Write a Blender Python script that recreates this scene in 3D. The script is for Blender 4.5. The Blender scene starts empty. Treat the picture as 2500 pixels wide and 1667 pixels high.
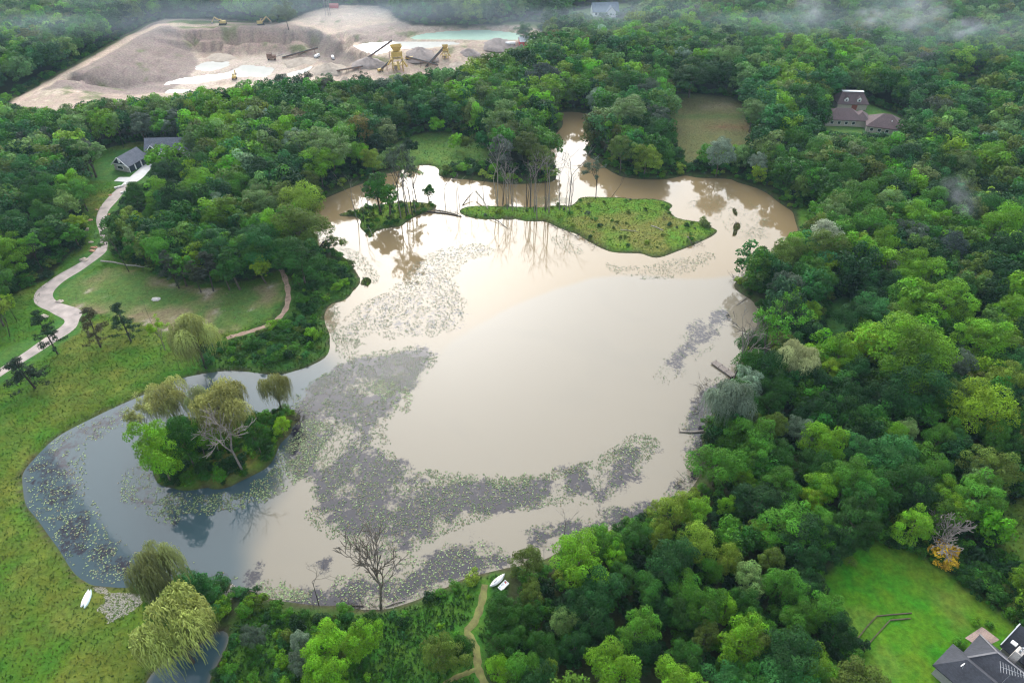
import bpy, math, random
import numpy as np
from mathutils import Vector, Matrix

R = math.radians
scene = bpy.context.scene
col = scene.collection

# ---------------------------------------------------------------- camera
CAM_H, PITCH, F = 120.0, R(40.0), 2500 * 24.0 / 36.0
cam_d = bpy.data.cameras.new('camera')
cam_d.lens = 24.0; cam_d.sensor_width = 36.0; cam_d.clip_start = 1.0; cam_d.clip_end = 8000.0
cam = bpy.data.objects.new('camera', cam_d); col.objects.link(cam)
cam.location = (0, 0, CAM_H); cam.rotation_euler = (R(90) - PITCH, 0, 0)
scene.camera = cam

# ---------------------------------------------------------------- world, sun, exposure
SUN_EL, SUN_AZ = R(35), R(-8)          # azimuth measured from +Y towards +X
w = bpy.data.worlds.new('World'); scene.world = w; w.use_nodes = True
nt = w.node_tree; nt.nodes.clear()
sky = nt.nodes.new('ShaderNodeTexSky'); sky.sky_type = 'NISHITA'; sky.sun_disc = False
sky.sun_elevation = SUN_EL; sky.sun_rotation = SUN_AZ
sky.air_density = 1.0; sky.dust_density = 5.0; sky.ozone_density = 1.0
hs = nt.nodes.new('ShaderNodeHueSaturation'); hs.inputs['Saturation'].default_value = 0.25   # thin overcast greys the sky
bg = nt.nodes.new('ShaderNodeBackground'); bg.inputs['Strength'].default_value = 0.15
wo = nt.nodes.new('ShaderNodeOutputWorld')
cl = nt.nodes.new('ShaderNodeMix'); cl.data_type = 'RGBA'; cl.inputs['Factor'].default_value = .34; cl.inputs['B'].default_value = (6.6, 7.8, 9.6, 1)   # even cloud veil over the whole sky
nt.links.new(sky.outputs[0], hs.inputs['Color']); nt.links.new(hs.outputs[0], cl.inputs['A']); nt.links.new(cl.outputs['Result'], bg.inputs['Color']); nt.links.new(bg.outputs[0], wo.inputs['Surface'])
sun_d = bpy.data.lights.new('sun', 'SUN'); sun_d.energy = 1.5; sun_d.angle = R(60); sun_d.color = (1.0, 0.98, 0.95)
sun = bpy.data.objects.new('sun', sun_d); col.objects.link(sun)
sdir = Vector((math.sin(SUN_AZ) * math.cos(SUN_EL), math.cos(SUN_AZ) * math.cos(SUN_EL), math.sin(SUN_EL)))
sun.rotation_euler = sdir.to_track_quat('Z', 'Y').to_euler(); sun.location = (0, 0, 300)
vs = scene.view_settings
vs.view_transform = 'Standard'; vs.look = 'None'; vs.gamma = 1.0; vs.use_curve_mapping = False
HAZE_D, MIST_D = 0.00008, 0.045
vs.exposure = 1.0
cy = scene.cycles
cy.max_bounces = 7; cy.diffuse_bounces = 3; cy.glossy_bounces = 3; cy.transmission_bounces = 2
cy.transparent_max_bounces = 8; cy.volume_bounces = 0; cy.caustics_reflective = False; cy.caustics_refractive = False
cy.use_denoising = True; cy.filter_width = 1.2

# ---------------------------------------------------------------- picture <-> ground
CP, SP = math.cos(PITCH), math.sin(PITCH)
def G(px, py, z=0.0):
    """point of the plane at height z that the photo shows at (px, py) (2500 x 1667 pixels)"""
    u, v = px - 1250.0, 833.5 - py
    d = (u, F * CP + v * SP, -F * SP + v * CP)
    t = (z - CAM_H) / d[2]
    return (d[0] * t, d[1] * t)
def depth_at(x, y, z): return y * CP - (z - CAM_H) * SP
def P(x, y, z=0.0):
    dz = z - CAM_H
    zc = y * CP - dz * SP
    return 1250 + F * x / zc, 833.5 - F * (y * SP + dz * CP) / zc
def D(pts): return [(x * 1.06293, y * 1.06293) for x, y in pts]                  # coordinates read in the 2352 px overview
def T(ox, oy, pts): return [(ox + x / 3.36, oy + y / 3.36) for x, y in pts]      # coordinates read in a 700 px tile
def GP(pts, z=0.0): return np.array([G(x, y, z) for x, y in pts])

rng = np.random.default_rng(7)
random.seed(7)

# ---------------------------------------------------------------- noise and distance helpers
_perm = np.random.default_rng(3).random((256, 256))
def vnoise(x, y):
    xi, yi = np.floor(x).astype(int), np.floor(y).astype(int)
    fx, fy = x - xi, y - yi
    fx, fy = fx * fx * (3 - 2 * fx), fy * fy * (3 - 2 * fy)
    a, b = _perm[xi & 255, yi & 255], _perm[(xi + 1) & 255, yi & 255]
    c, d = _perm[xi & 255, (yi + 1) & 255], _perm[(xi + 1) & 255, (yi + 1) & 255]
    return (a * (1 - fx) + b * fx) * (1 - fy) + (c * (1 - fx) + d * fx) * fy
def fbm(x, y, o=4):
    s, a, t = 0, .5, 0
    for k in range(o):
        s = s + a * vnoise(x * 2 ** k + 17 * k, y * 2 ** k + 31 * k); t += a; a *= .5
    return s / t
def sdf(poly, X, Y, m=14.0):
    """signed distance, positive inside, clamped to +-m"""
    poly = np.asarray(poly, float)
    out = np.full(X.shape, -m)
    x0, y0 = poly.min(0) - m; x1, y1 = poly.max(0) + m
    sel = (X > x0) & (X < x1) & (Y > y0) & (Y < y1)
    if not sel.any(): return out
    x, y = X[sel], Y[sel]
    d2 = np.full(x.shape, 1e9); ins = np.zeros(x.shape, bool)
    n = len(poly)
    for i in range(n):
        ax, ay = poly[i]; bx, by = poly[(i + 1) % n]
        ex, ey = bx - ax, by - ay
        l2 = ex * ex + ey * ey + 1e-12
        t = np.clip(((x - ax) * ex + (y - ay) * ey) / l2, 0, 1)
        dx, dy = x - ax - t * ex, y - ay - t * ey
        d2 = np.minimum(d2, dx * dx + dy * dy)
        if ay != by:
            c = ((ay > y) != (by > y)) & (x < ex * (y - ay) / ey + ax)
            ins ^= c
    d = np.minimum(np.sqrt(d2), m)
    out[sel] = np.where(ins, d, -d)
    return out
def line_dist(pl, X, Y, m=20.0):
    pl = np.asarray(pl, float); out = np.full(X.shape, m)
    for (ax, ay), (bx, by) in zip(pl[:-1], pl[1:]):
        ex, ey = bx - ax, by - ay
        t = np.clip(((X - ax) * ex + (Y - ay) * ey) / (ex * ex + ey * ey + 1e-9), 0, 1)
        out = np.minimum(out, np.hypot(X - ax - t * ex, Y - ay - t * ey))
    return out
def sstep(a, b, x):
    t = np.clip((x - a) / (b - a), 0, 1); return t * t * (3 - 2 * t)
def smooth(poly, it=2):
    p = np.asarray(poly, float)
    for _ in range(it):
        q = np.roll(p, -1, 0); p = np.stack([p * .75 + q * .25, p * .25 + q * .75], 1).reshape(-1, 2)
    return p
def smooth_line(pl, it=2):
    p = np.asarray(pl, float)
    for _ in range(it):
        a, b = p[:-1], p[1:]
        q = np.stack([a * .75 + b * .25, a * .25 + b * .75], 1).reshape(-1, 2)
        p = np.vstack([p[:1], q, p[-1:]])
    return p

# ---------------------------------------------------------------- materials
MATS = {}
def nodes_of(m):
    m.use_nodes = True; n = m.node_tree.nodes; n.clear(); return n, m.node_tree.links
def mat(name, c, rough=.85, var=.18, scale=1.5, bump=.0, spec=.3, metal=0.0, c2=None, detail=6):
    """plain procedural surface: base colour broken by two noises, optional relief"""
    if name in MATS: return MATS[name]
    m = bpy.data.materials.new(name); n, l = nodes_of(m)
    o = n.new('ShaderNodeOutputMaterial'); b = n.new('ShaderNodeBsdfPrincipled'); l.new(b.outputs[0], o.inputs[0])
    tc = n.new('ShaderNodeTexCoord'); nz = n.new('ShaderNodeTexNoise'); nz.inputs['Scale'].default_value = scale; nz.inputs['Detail'].default_value = detail
    l.new(tc.outputs['Object'], nz.inputs['Vector'])
    rp = n.new('ShaderNodeValToRGB'); c2 = c2 or c
    rp.color_ramp.elements[0].position = .3; rp.color_ramp.elements[1].position = .7
    rp.color_ramp.elements[0].color = (*[max(0, x * (1 - var)) for x in c], 1); rp.color_ramp.elements[1].color = (*[min(1, x * (1 + var)) for x in c2], 1)
    l.new(nz.outputs['Fac'], rp.inputs[0]); l.new(rp.outputs[0], b.inputs['Base Color'])
    b.inputs['Roughness'].default_value = rough; b.inputs['Specular IOR Level'].default_value = spec; b.inputs['Metallic'].default_value = metal
    if bump:
        bp = n.new('ShaderNodeBump'); bp.inputs['Strength'].default_value = bump; bp.inputs['Distance'].default_value = .1
        n2 = n.new('ShaderNodeTexNoise'); n2.inputs['Scale'].default_value = scale * 6; l.new(tc.outputs['Object'], n2.inputs['Vector'])
        l.new(n2.outputs['Fac'], bp.inputs['Height']); l.new(bp.outputs[0], b.inputs['Normal'])
    MATS[name] = m; return m
def foliage_mat(name, transl=.24, rough=.65, hue=.015, inst=False):
    """leaf: colour = the object's own colour, varied per plant and per leaf clump ('v' attribute)"""
    m = bpy.data.materials.new(name); n, l = nodes_of(m)
    o = n.new('ShaderNodeOutputMaterial'); b = n.new('ShaderNodeBsdfPrincipled'); t = n.new('ShaderNodeBsdfTranslucent'); mx = n.new('ShaderNodeMixShader')
    oi = n.new('ShaderNodeObjectInfo'); at = n.new('ShaderNodeAttribute'); at.attribute_name = 'v'
    h = n.new('ShaderNodeHueSaturation')
    mr = n.new('ShaderNodeMapRange'); mr.inputs['To Min'].default_value = .5 - hue; mr.inputs['To Max'].default_value = .5 + hue
    l.new(at.outputs['Fac'], mr.inputs['Value'])
    mv = n.new('ShaderNodeMapRange'); mv.inputs['To Min'].default_value = .42; mv.inputs['To Max'].default_value = 1.62
    l.new(at.outputs['Fac'], mv.inputs['Value'])
    rr = n.new('ShaderNodeMapRange'); rr.inputs['To Min'].default_value = .8; rr.inputs['To Max'].default_value = 1.25
    l.new(oi.outputs['Random'], rr.inputs['Value'])
    mu = n.new('ShaderNodeMath'); mu.operation = 'MULTIPLY'; l.new(mv.outputs[0], mu.inputs[0]); l.new(rr.outputs[0], mu.inputs[1])
    l.new(mr.outputs[0], h.inputs['Hue']); l.new(mu.outputs[0], h.inputs['Value']); 
    if inst: ti = n.new('ShaderNodeAttribute'); ti.attribute_type = 'INSTANCER'; ti.attribute_name = 'tint'
    l.new(ti.outputs['Color'] if inst else oi.outputs['Color'], h.inputs['Color'])
    l.new(h.outputs[0], b.inputs['Base Color']); l.new(h.outputs[0], t.inputs['Color'])
    b.inputs['Roughness'].default_value = rough; b.inputs['Specular IOR Level'].default_value = .12
    mx.inputs[0].default_value = transl; l.new(b.outputs[0], mx.inputs[1]); l.new(t.outputs[0], mx.inputs[2]); l.new(mx.outputs[0], o.inputs[0])
    MATS[name] = m; return m
LEAF = foliage_mat('leaf'); LEAF_FAR = foliage_mat('leaf_far', inst=True); NEEDLE = foliage_mat('needle', .08, .7, .02); STRAND = foliage_mat('willow_strand', .4, .6, .015)
BARK = mat('bark', (.10, .08, .06), .95, .35, 3, .5); BARK_PALE = mat('bark_pale', (.30, .27, .22), .95, .3, 2, .3); BARK_GREY = mat('bark_grey', (.20, .175, .15), .95, .3, 2, .4)
BARK_DARK = mat('bark_dark', (.055, .045, .037), .95, .3, 3, .4)
TINT = dict(dark=(.016, .056, .011), mid=(.030, .098, .011), bright=(.115, .255, .010), lime=(.175, .30, .012), olive=(.080, .125, .016), yellow_green=(.165, .245, .022),
            pale=(.115, .195, .050), silver=(.18, .25, .16), whitish=(.33, .37, .25), willow=(.27, .28, .085), grey=(.075, .105, .065), rust=(.12, .115, .03),
            gold=(.62, .40, .03), green=(.056, .162, .012), blue_green=(.033, .120, .025), pine=(.016, .040, .014), deep=(.011, .038, .010), plum=(.045, .062, .050))
TINT_WORD = dict(dark='dark green', mid='mid green', bright='bright green', lime='lime green', olive='olive green', yellow_green='yellow-green', pale='pale green',
                 silver='silvery green', whitish='whitish', willow='pale yellow-green', grey='grey-green', rust='rust tinged', gold='golden', green='fresh green',
                 blue_green='bluish green', pine='blackish green', deep='very dark green', plum='purplish grey')

# ---------------------------------------------------------------- mesh building
def mesh_np(name, V, Fq, m, attrs=None, smooth_shade=False):
    me = bpy.data.meshes.new(name)
    V = np.asarray(V, np.float32); Fq = np.asarray(Fq, np.int32); k = Fq.shape[1]
    me.vertices.add(len(V)); me.vertices.foreach_set('co', V.ravel())
    me.loops.add(Fq.size); me.loops.foreach_set('vertex_index', Fq.ravel())
    me.polygons.add(len(Fq)); me.polygons.foreach_set('loop_start', np.arange(len(Fq), dtype=np.int32) * k)
    me.update(calc_edges=True)
    if smooth_shade: me.polygons.foreach_set('use_smooth', np.ones(len(Fq), bool))
    else: me.polygons.foreach_set('use_smooth', np.zeros(len(Fq), bool))
    for an, (dom, typ, dat) in (attrs or {}).items():
        a = me.attributes.new(an, typ, dom); a.data.foreach_set('color' if 'COLOR' in typ else ('vector' if typ == 'FLOAT_VECTOR' else 'value'), np.asarray(dat, np.float32 if typ != 'INT' else np.int32).ravel())
    me.materials.append(m); me.update(); return me
def link(name, me, parent=None, loc=None):
    o = bpy.data.objects.new(name, me); col.objects.link(o)
    if parent is not None: o.parent = parent
    if loc is not None: o.location = loc
    return o
def tag(o, label=None, cat=None, group=None, kind=None):
    if label: o['label'] = label
    if cat: o['category'] = cat
    if group: o['group'] = group
    if kind: o['kind'] = kind
    return o
def thing(name, label, cat, loc=(0, 0, 0), rz=0.0, group=None, sc=1.0):
    o = bpy.data.objects.new(name, None); col.objects.link(o); o.empty_display_size = .3
    o.location = loc; o.rotation_euler = (0, 0, rz); o.scale = (sc, sc, sc) if np.isscalar(sc) else sc
    return tag(o, label, cat, group)
class MB:
    def __init__(s): s.v, s.f = [], []
    def poly(s, pts, rev=False):
        i = len(s.v); s.v += [tuple(p) for p in pts]; ix = list(range(i, i + len(pts))); s.f.append(ix[::-1] if rev else ix); return s
    def box(s, c, d, rz=0.0, tilt=None):
        cx, cy_, cz = c; x, y, z = d[0] / 2, d[1] / 2, d[2] / 2; i = len(s.v)
        ca, sa = math.cos(rz), math.sin(rz)
        for q in ((-x, -y, -z), (x, -y, -z), (x, y, -z), (-x, y, -z), (-x, -y, z), (x, -y, z), (x, y, z), (-x, y, z)):
            q = Vector(q)
            if tilt: q = tilt @ q
            s.v.append((cx + q.x * ca - q.y * sa, cy_ + q.x * sa + q.y * ca, cz + q.z))
        s.f += [[i + a for a in f] for f in ((0, 3, 2, 1), (4, 5, 6, 7), (0, 1, 5, 4), (1, 2, 6, 5), (2, 3, 7, 6), (3, 0, 4, 7))]; return s
    def tube(s, p0, p1, r0, r1, n=6, cap=True):
        p0, p1 = Vector(p0), Vector(p1); d = (p1 - p0)
        if d.length < 1e-6: return s
        d.normalize(); a = d.cross(Vector((0, 0, 1)) if abs(d.z) < .9 else Vector((1, 0, 0))).normalized(); b = d.cross(a)
        i = len(s.v)
        for p, r in ((p0, r0), (p1, r1)):
            for k in range(n):
                t = 2 * math.pi * k / n; s.v.append(tuple(p + (a * math.cos(t) + b * math.sin(t)) * r))
        for k in range(n):
            k2 = (k + 1) % n; s.f.append([i + k, i + n + k, i + n + k2, i + k2])
        if cap: s.f.append([i + n + k for k in range(n)][::-1]); s.f.append([i + k for k in range(n)])
        return s
    def bar(s, p0, p1, wdt, hgt):
        """rectangular beam from p0 to p1"""
        p0, p1 = Vector(p0), Vector(p1); d = (p1 - p0).normalized(); a = d.cross(Vector((0, 0, 1)) if abs(d.z) < .95 else Vector((1, 0, 0))).normalized(); b = a.cross(d)
        i = len(s.v)
        for p in (p0, p1):
            for x, y in ((-1, -1), (1, -1), (1, 1), (-1, 1)): s.v.append(tuple(p + a * x * wdt / 2 + b * y * hgt / 2))
        s.f += [[i + q for q in f] for f in ((0, 1, 2, 3), (7, 6, 5, 4), (0, 4, 5, 1), (1, 5, 6, 2), (2, 6, 7, 3), (3, 7, 4, 0))]; return s
    def mesh(s, name, m, smooth_shade=False):
        me = bpy.data.meshes.new(name); me.from_pydata(s.v, [], s.f); me.materials.append(m)
        if smooth_shade: me.polygons.foreach_set('use_smooth', np.ones(len(s.f), bool))
        me.update(); return me
    def build(s, name, m, parent=None, smooth_shade=False, loc=None):
        return link(name, s.mesh(name, m, smooth_shade), parent, loc)
# ================================================================ outlines on the ground (read in the photo, laid out in metres)
LAKE = (T(0, 800, [(180, 1250), (187, 1185), (235, 1125), (330, 1020), (420, 930), (530, 855), (700, 770), (880, 680), (1060, 600), (1200, 540), (1330, 480), (1450, 430), (1560, 395), (1700, 372), (1850, 352), (2000, 358), (2120, 372), (2230, 388)])
        + T(600, 800, [(300, 385), (400, 355), (500, 325), (600, 280), (660, 240), (690, 180), (690, 110), (690, 50)])
        + T(600, 400, [(655, 1330), (640, 1230), (690, 1150), (800, 1125), (850, 1090), (890, 1030), (940, 990), (935, 930), (890, 870), (850, 800), (770, 740), (745, 700), (690, 690), (600, 680), (560, 600), (555, 450), (590, 340), (640, 290), (700, 265), (780, 230), (880, 190), (1000, 150), (1100, 100), (1150, 85), (1250, 60), (1330, 35), (1420, 15), (1500, 12), (1560, 25), (1590, 55), (1575, 95), (1620, 115), (1750, 125), (1900, 140), (2050, 155), (2200, 170)])
        + T(1200, 400, [(0, 165), (150, 170), (300, 165), (420, 160), (520, 145)])
        + T(1200, 0, [(535, 1440), (520, 1350), (490, 1280), (430, 1240), (420, 1180), (470, 1140), (540, 1090), (590, 1030), (580, 965), (540, 930), (600, 918), (700, 920), (800, 940), (870, 975), (880, 1000), (830, 1060), (795, 1110), (800, 1170), (765, 1210), (770, 1240), (800, 1290), (850, 1320), (900, 1350), (950, 1390), (1000, 1420), (1060, 1450), (1150, 1465), (1280, 1475), (1400, 1475), (1480, 1465), (1560, 1445), (1600, 1440), (1680, 1460), (1800, 1465), (1960, 1468)])
        + T(1800, 400, [(0, 155), (80, 175), (170, 205), (250, 245), (330, 310), (400, 360), (455, 390), (470, 450), (490, 520), (500, 545), (470, 600), (430, 640), (380, 675), (320, 730), (250, 810), (180, 880), (60, 925)])
        + T(1200, 400, [(2000, 965), (1985, 1010), (2020, 1050), (2090, 1090), (2150, 1130), (2190, 1200), (2200, 1280)])
        + T(1200, 800, [(2150, 30), (2060, 200), (1990, 370), (1940, 470), (1850, 640), (1740, 830), (1720, 930), (1740, 1010), (1730, 1080), (1720, 1170), (1700, 1230), (1640, 1320), (1560, 1390), (1440, 1450), (1310, 1500)])
        + T(1200, 1200, [(1240, 210), (1050, 285), (950, 330), (870, 390), (760, 420), (600, 470), (430, 560), (300, 600), (160, 615)])
        + T(600, 1200, [(2080, 640), (1950, 670), (1820, 700), (1700, 750), (1620, 800), (1500, 840), (1400, 890), (1300, 920), (1180, 960), (1080, 965), (980, 970), (860, 950), (780, 930), (620, 935), (480, 920), (330, 900), (200, 880), (100, 840), (0, 800)])
        + T(0, 1200, [(1960, 800), (1900, 750), (1860, 735), (1800, 740), (1740, 715), (1640, 715), (1560, 705), (1400, 760), (1240, 762), (1120, 780), (990, 790), (900, 780), (770, 770), (730, 755), (640, 700), (570, 620), (490, 480), (400, 360), (310, 230), (230, 140), (200, 80)]))
POND = T(0, 1200, [(1150, 1700), (1190, 1580), (1240, 1490), (1340, 1405), (1450, 1350), (1650, 1250), (1790, 1120), (1890, 1170), (1850, 1300), (1780, 1420), (1720, 1530), (1700, 1700)])
ISL_A = (T(0, 800, [(1215, 960), (1235, 1080), (1260, 1220), (1300, 1290), (1400, 1310), (1500, 1340), (1620, 1330), (1690, 1305), (1760, 1330), (1880, 1310), (1960, 1265), (2100, 1200), (2220, 1130), (2270, 1020), (2300, 940)])
         + T(600, 800, [(370, 880), (385, 800), (470, 740), (400, 680), (320, 650), (230, 690)]) + T(0, 800, [(2160, 720), (2000, 740), (1800, 760), (1600, 790), (1440, 770), (1380, 800), (1300, 870)]))
ISL_B = T(600, 400, [(745, 425), (800, 400), (880, 390), (960, 360), (1050, 345), (1100, 335), (1300, 310), (1500, 320), (1580, 340), (1540, 380), (1450, 410), (1380, 440), (1300, 490), (1280, 515), (1180, 525), (1080, 545), (1045, 570), (1040, 600), (1010, 612), (985, 570), (940, 530), (935, 500), (950, 470), (900, 432), (820, 435)])
ISL_C = (T(600, 400, [(1750, 400), (1765, 365), (1850, 345), (2000, 345), (2150, 355)]) + T(1200, 400, [(0, 345), (150, 350), (300, 355), (480, 355), (550, 335), (650, 350), (700, 310), (715, 280), (800, 270), (900, 275), (1050, 275), (1150, 290), (1300, 285), (1400, 300), (1470, 325), (1490, 350), (1450, 380), (1490, 420), (1510, 440), (1560, 455), (1620, 465), (1700, 475), (1740, 490), (1800, 520), (1865, 548), (1820, 590), (1740, 630), (1650, 670), (1560, 705), (1480, 735), (1420, 760), (1350, 775), (1290, 760), (1230, 735), (1150, 735), (1000, 730), (900, 695), (800, 640), (700, 575), (580, 540), (480, 490), (430, 470), (380, 475), (250, 470), (160, 440), (60, 455)])
         + T(600, 400, [(2250, 470), (2150, 450), (2050, 460), (1900, 455), (1800, 430)]))
ISLETS = [T(600, 400, [(950, 940), (985, 925), (1025, 940), (1035, 970), (1010, 1005), (965, 1008)]),
          T(1200, 400, [(1970, 370), (1990, 358), (2012, 385), (2022, 420), (2005, 440), (1985, 410)]),
          T(1200, 400, [(1985, 500), (2010, 478), (2040, 495), (2045, 530), (2015, 545), (2020, 570), (1995, 600), (1972, 590), (1985, 550), (1980, 525)])]
W_LAKE = smooth(GP(LAKE), 1); W_POND = smooth(GP(POND), 1)
W_ISL = [smooth(GP(p), 1) for p in (ISL_A, ISL_B, ISL_C, *ISLETS)]

def S_water(X, Y):
    s = np.maximum(sdf(W_LAKE, X, Y), sdf(W_POND, X, Y))
    for p in W_ISL: s = np.minimum(s, -sdf(p, X, Y))
    return s

# ---- the gravel pit: break lines with heights
PITZ = -8.5
PIT_EDGE = [(5, 262), (40, 235), (125, 190), (225, 130), (320, 75), (385, 45), (450, 44), (560, 45), (640, 55), (690, 58), (715, 40), (770, 20), (850, 8), (950, 15), (985, 58), (1100, 60), (1250, 56), (1330, 68), (1345, 110), (1300, 150), (1240, 180), (1160, 205), (1050, 225), (900, 240), (760, 250), (640, 258), (500, 272), (400, 290), (200, 295), (60, 292)]
BREAK = [  # (z, polyline in photo pixels)
    (2.0, [(60, 240), (120, 205), (200, 160), (300, 100), (370, 65), (415, 60)]),
    (2.0, [(95, 246), (170, 205), (240, 162), (320, 108), (375, 76), (415, 68)]),
    (PITZ + .6, [(200, 238), (300, 218), (390, 203), (440, 178), (468, 150), (480, 132), (474, 118)]),
    (2.0, [(415, 68), (520, 70), (600, 63), (700, 66)]), (.6, [(425, 74), (520, 76), (620, 72), (720, 78)]),
    (-3.6, [(455, 98), (540, 95), (640, 94), (740, 102)]), (-4.2, [(470, 108), (550, 105), (640, 103), (735, 112)]),
    (PITZ, [(482, 128), (560, 123), (660, 120), (740, 121)]), (PITZ - .2, [(500, 140), (600, 135), (700, 135), (780, 150)]),
    (PITZ - .4, [(420, 205), (500, 190), (600, 178), (700, 180)]), (PITZ - .2, [(330, 225), (450, 215), (560, 208), (700, 205), (820, 195)]),
    (2.0, [(715, 55), (738, 62)]), (.8, [(745, 64), (775, 72)]), (-1.2, [(790, 80), (815, 95)]), (-4.0, [(830, 103), (880, 128)]), (-5.0, [(885, 132), (905, 142)]),
    (PITZ, [(755, 118), (790, 136), (830, 146)]), (PITZ + 1.2, [(850, 149), (880, 148)]), (-2.6, [(870, 108), (905, 128), (925, 133)]),
    (.8, [(825, 78), (880, 72), (930, 60), (985, 60)]), (-1.4, [(862, 105), (920, 103), (985, 102)]), (.6, [(835, 90), (900, 84), (990, 82)]),
    (-.8, [(1000, 95), (1060, 81), (1160, 73), (1265, 80)]), (.9, [(1050, 66), (1160, 60), (1260, 64)]),
    (-1.6, [(1030, 93), (1130, 92), (1250, 95)]), (-1.8, [(900, 110), (1000, 108), (1100, 110), (1130, 108)]), (-.5, [(1010, 100.5), (1080, 99.5), (1140, 101.5)]),
    (-1.0, [(930, 137), (1020, 125), (1080, 118), (1150, 110), (1250, 104), (1310, 108)]),
    (-3.5, [(880, 165), (980, 160), (1080, 150), (1180, 130), (1280, 120)]), (-5.0, [(860, 190), (980, 182), (1080, 170), (1180, 150)]), (1.0, [(770, 40), (860, 32), (930, 34)]),
]
def sample_line(pl, step=4.0):
    out = []
    for (ax, ay), (bx, by) in zip(pl[:-1], pl[1:]):
        n = max(1, int(math.hypot(bx - ax, by - ay) / step))
        out += [(ax + (bx - ax) * k / n, ay + (by - ay) * k / n) for k in range(n)]
    return out + [pl[-1]]
_bp = []
for z, pl in BREAK:
    _bp += [(x, y, z) for x, y in sample_line([G(a, b, z) for a, b in pl], 1.6)]
W_PIT = smooth(GP(PIT_EDGE, 1.5), 1)
_bp += [(x, y, 1.2) for x, y in sample_line(list(map(tuple, W_PIT)), 5)]
_bp = np.array(_bp)
PIT_WATERS = [(-8.75, T(0, 0, [(1300, 695), (1400, 665), (1500, 640), (1700, 615), (1850, 605), (1905, 570), (2000, 530), (2150, 545), (2260, 560), (2235, 605), (2180, 640), (2000, 625), (1800, 655), (1650, 685), (1500, 692)])),
              (-8.8, T(600, 0, [(330, 600), (500, 560), (560, 520), (590, 500), (560, 545), (520, 590), (440, 620), (350, 625)])),
              (-8.8, T(0, 0, [(1330, 745), (1480, 730), (1620, 745), (1500, 765), (1350, 768)])),
              (-8.8, T(0, 0, [(1560, 560), (1700, 500), (1900, 500), (1870, 560), (1700, 590)])),
              (-1.1, T(600, 0, [(1335, 305), (1500, 268), (1900, 242), (2220, 268), (2290, 305), (2230, 335), (1900, 333), (1500, 330), (1360, 335)])),
              (-1.4, T(600, 0, [(890, 368), (1100, 345), (1500, 343), (1840, 350), (1700, 372), (1450, 405), (1250, 405), (1100, 448), (1050, 448), (950, 405)]))]
from mathutils.geometry import delaunay_2d_cdt
_v, _e, _f, _ov, _, _ = delaunay_2d_cdt([Vector((p[0], p[1])) for p in _bp], [], [], 0, 1e-3)
_vz = [_bp[o[0], 2] for o in _ov]
def pit_height(X, Y):
    out = np.full(X.shape, 1.2)
    for f in _f:
        (ax, ay), (bx, by), (cx, cy_) = (_v[i] for i in f[:3]); den = (by - cy_) * (ax - cx) + (cx - bx) * (ay - cy_)
        if abs(den) < 1e-9: continue
        s_ = np.nonzero((X >= min(ax, bx, cx)) & (X <= max(ax, bx, cx)) & (Y >= min(ay, by, cy_)) & (Y <= max(ay, by, cy_)))[0]
        if not len(s_): continue
        l1 = ((by - cy_) * (X[s_] - cx) + (cx - bx) * (Y[s_] - cy_)) / den; l2 = ((cy_ - ay) * (X[s_] - cx) + (ax - cx) * (Y[s_] - cy_)) / den; l3 = 1 - l1 - l2; k_ = (l1 > -1e-6) & (l2 > -1e-6) & (l3 > -1e-6)
        out[s_[k_]] = (l1 * _vz[f[0]] + l2 * _vz[f[1]] + l3 * _vz[f[2]])[k_]
    return out

# ---------------------------------------------------------------- ground zones: (outline, base colour, feather in metres)
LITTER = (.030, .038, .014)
Z_MEADOW = D([(-160, 1700), (-160, 640), (0, 700), (60, 660), (115, 640), (150, 590), (195, 560), (190, 500), (188, 440), (180, 410), (190, 370), (230, 345), (270, 335), (330, 322), (400, 328), (445, 345), (440, 380), (400, 410), (340, 420), (320, 430), (290, 460), (262, 500), (255, 560), (265, 590), (330, 610), (350, 622), (400, 640), (450, 650), (540, 650), (600, 640), (650, 615), (668, 650), (655, 690), (620, 740), (530, 778), (470, 860), (300, 930), (120, 1010), (60, 1090), (70, 1200), (200, 1330), (330, 1350), (420, 1400), (350, 1568), (340, 1700)])
Z_DRY = D([(130, 690), (170, 640), (250, 610), (330, 625), (420, 660), (560, 665), (640, 640), (655, 690), (610, 735), (520, 765), (400, 770), (300, 730), (190, 715)])
Z_LAWN_ROAD = D([(-60, 880), (0, 800), (80, 780), (145, 735), (75, 690), (160, 600), (225, 560), (225, 480), (280, 420), (190, 415), (215, 370), (300, 335), (420, 340), (430, 380), (330, 420), (290, 460), (262, 520), (255, 590), (190, 630), (130, 690), (200, 715), (200, 750), (100, 820), (0, 890), (-60, 920)])
Z_THICK = D([(530, 780), (620, 742), (660, 690), (670, 640), (700, 590), (790, 600), (830, 650), (760, 740), (760, 830), (640, 860), (460, 860), (440, 800)])
Z_BACK = D([(890, 345), (930, 315), (1000, 302), (1060, 308), (1110, 335), (1140, 355), (1130, 372), (1080, 372), (1020, 392), (960, 385), (905, 380)])
Z_MARSH = D([(1530, 215), (1600, 218), (1700, 225), (1722, 290), (1740, 330), (1800, 370), (1770, 385), (1700, 345), (1640, 375), (1560, 380), (1545, 300), (1530, 260)])
Z_FARLAWN = D([(1300, 30), (1380, 12), (1470, 5), (1455, 22), (1380, 40), (1330, 55)])
Z_RLAWN = D([(2200, 185), (2250, 172), (2290, 180), (2260, 196)])
Z_BROWNH = D([(1870, 285), (1890, 260), (1920, 235), (1960, 225), (2010, 245), (2075, 270), (2095, 290), (2070, 330), (2010, 335), (1940, 318), (1880, 310)])
Z_STRIP = D([(1834, 468), (1850, 462), (1868, 500), (1862, 520), (1838, 528)])
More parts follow.
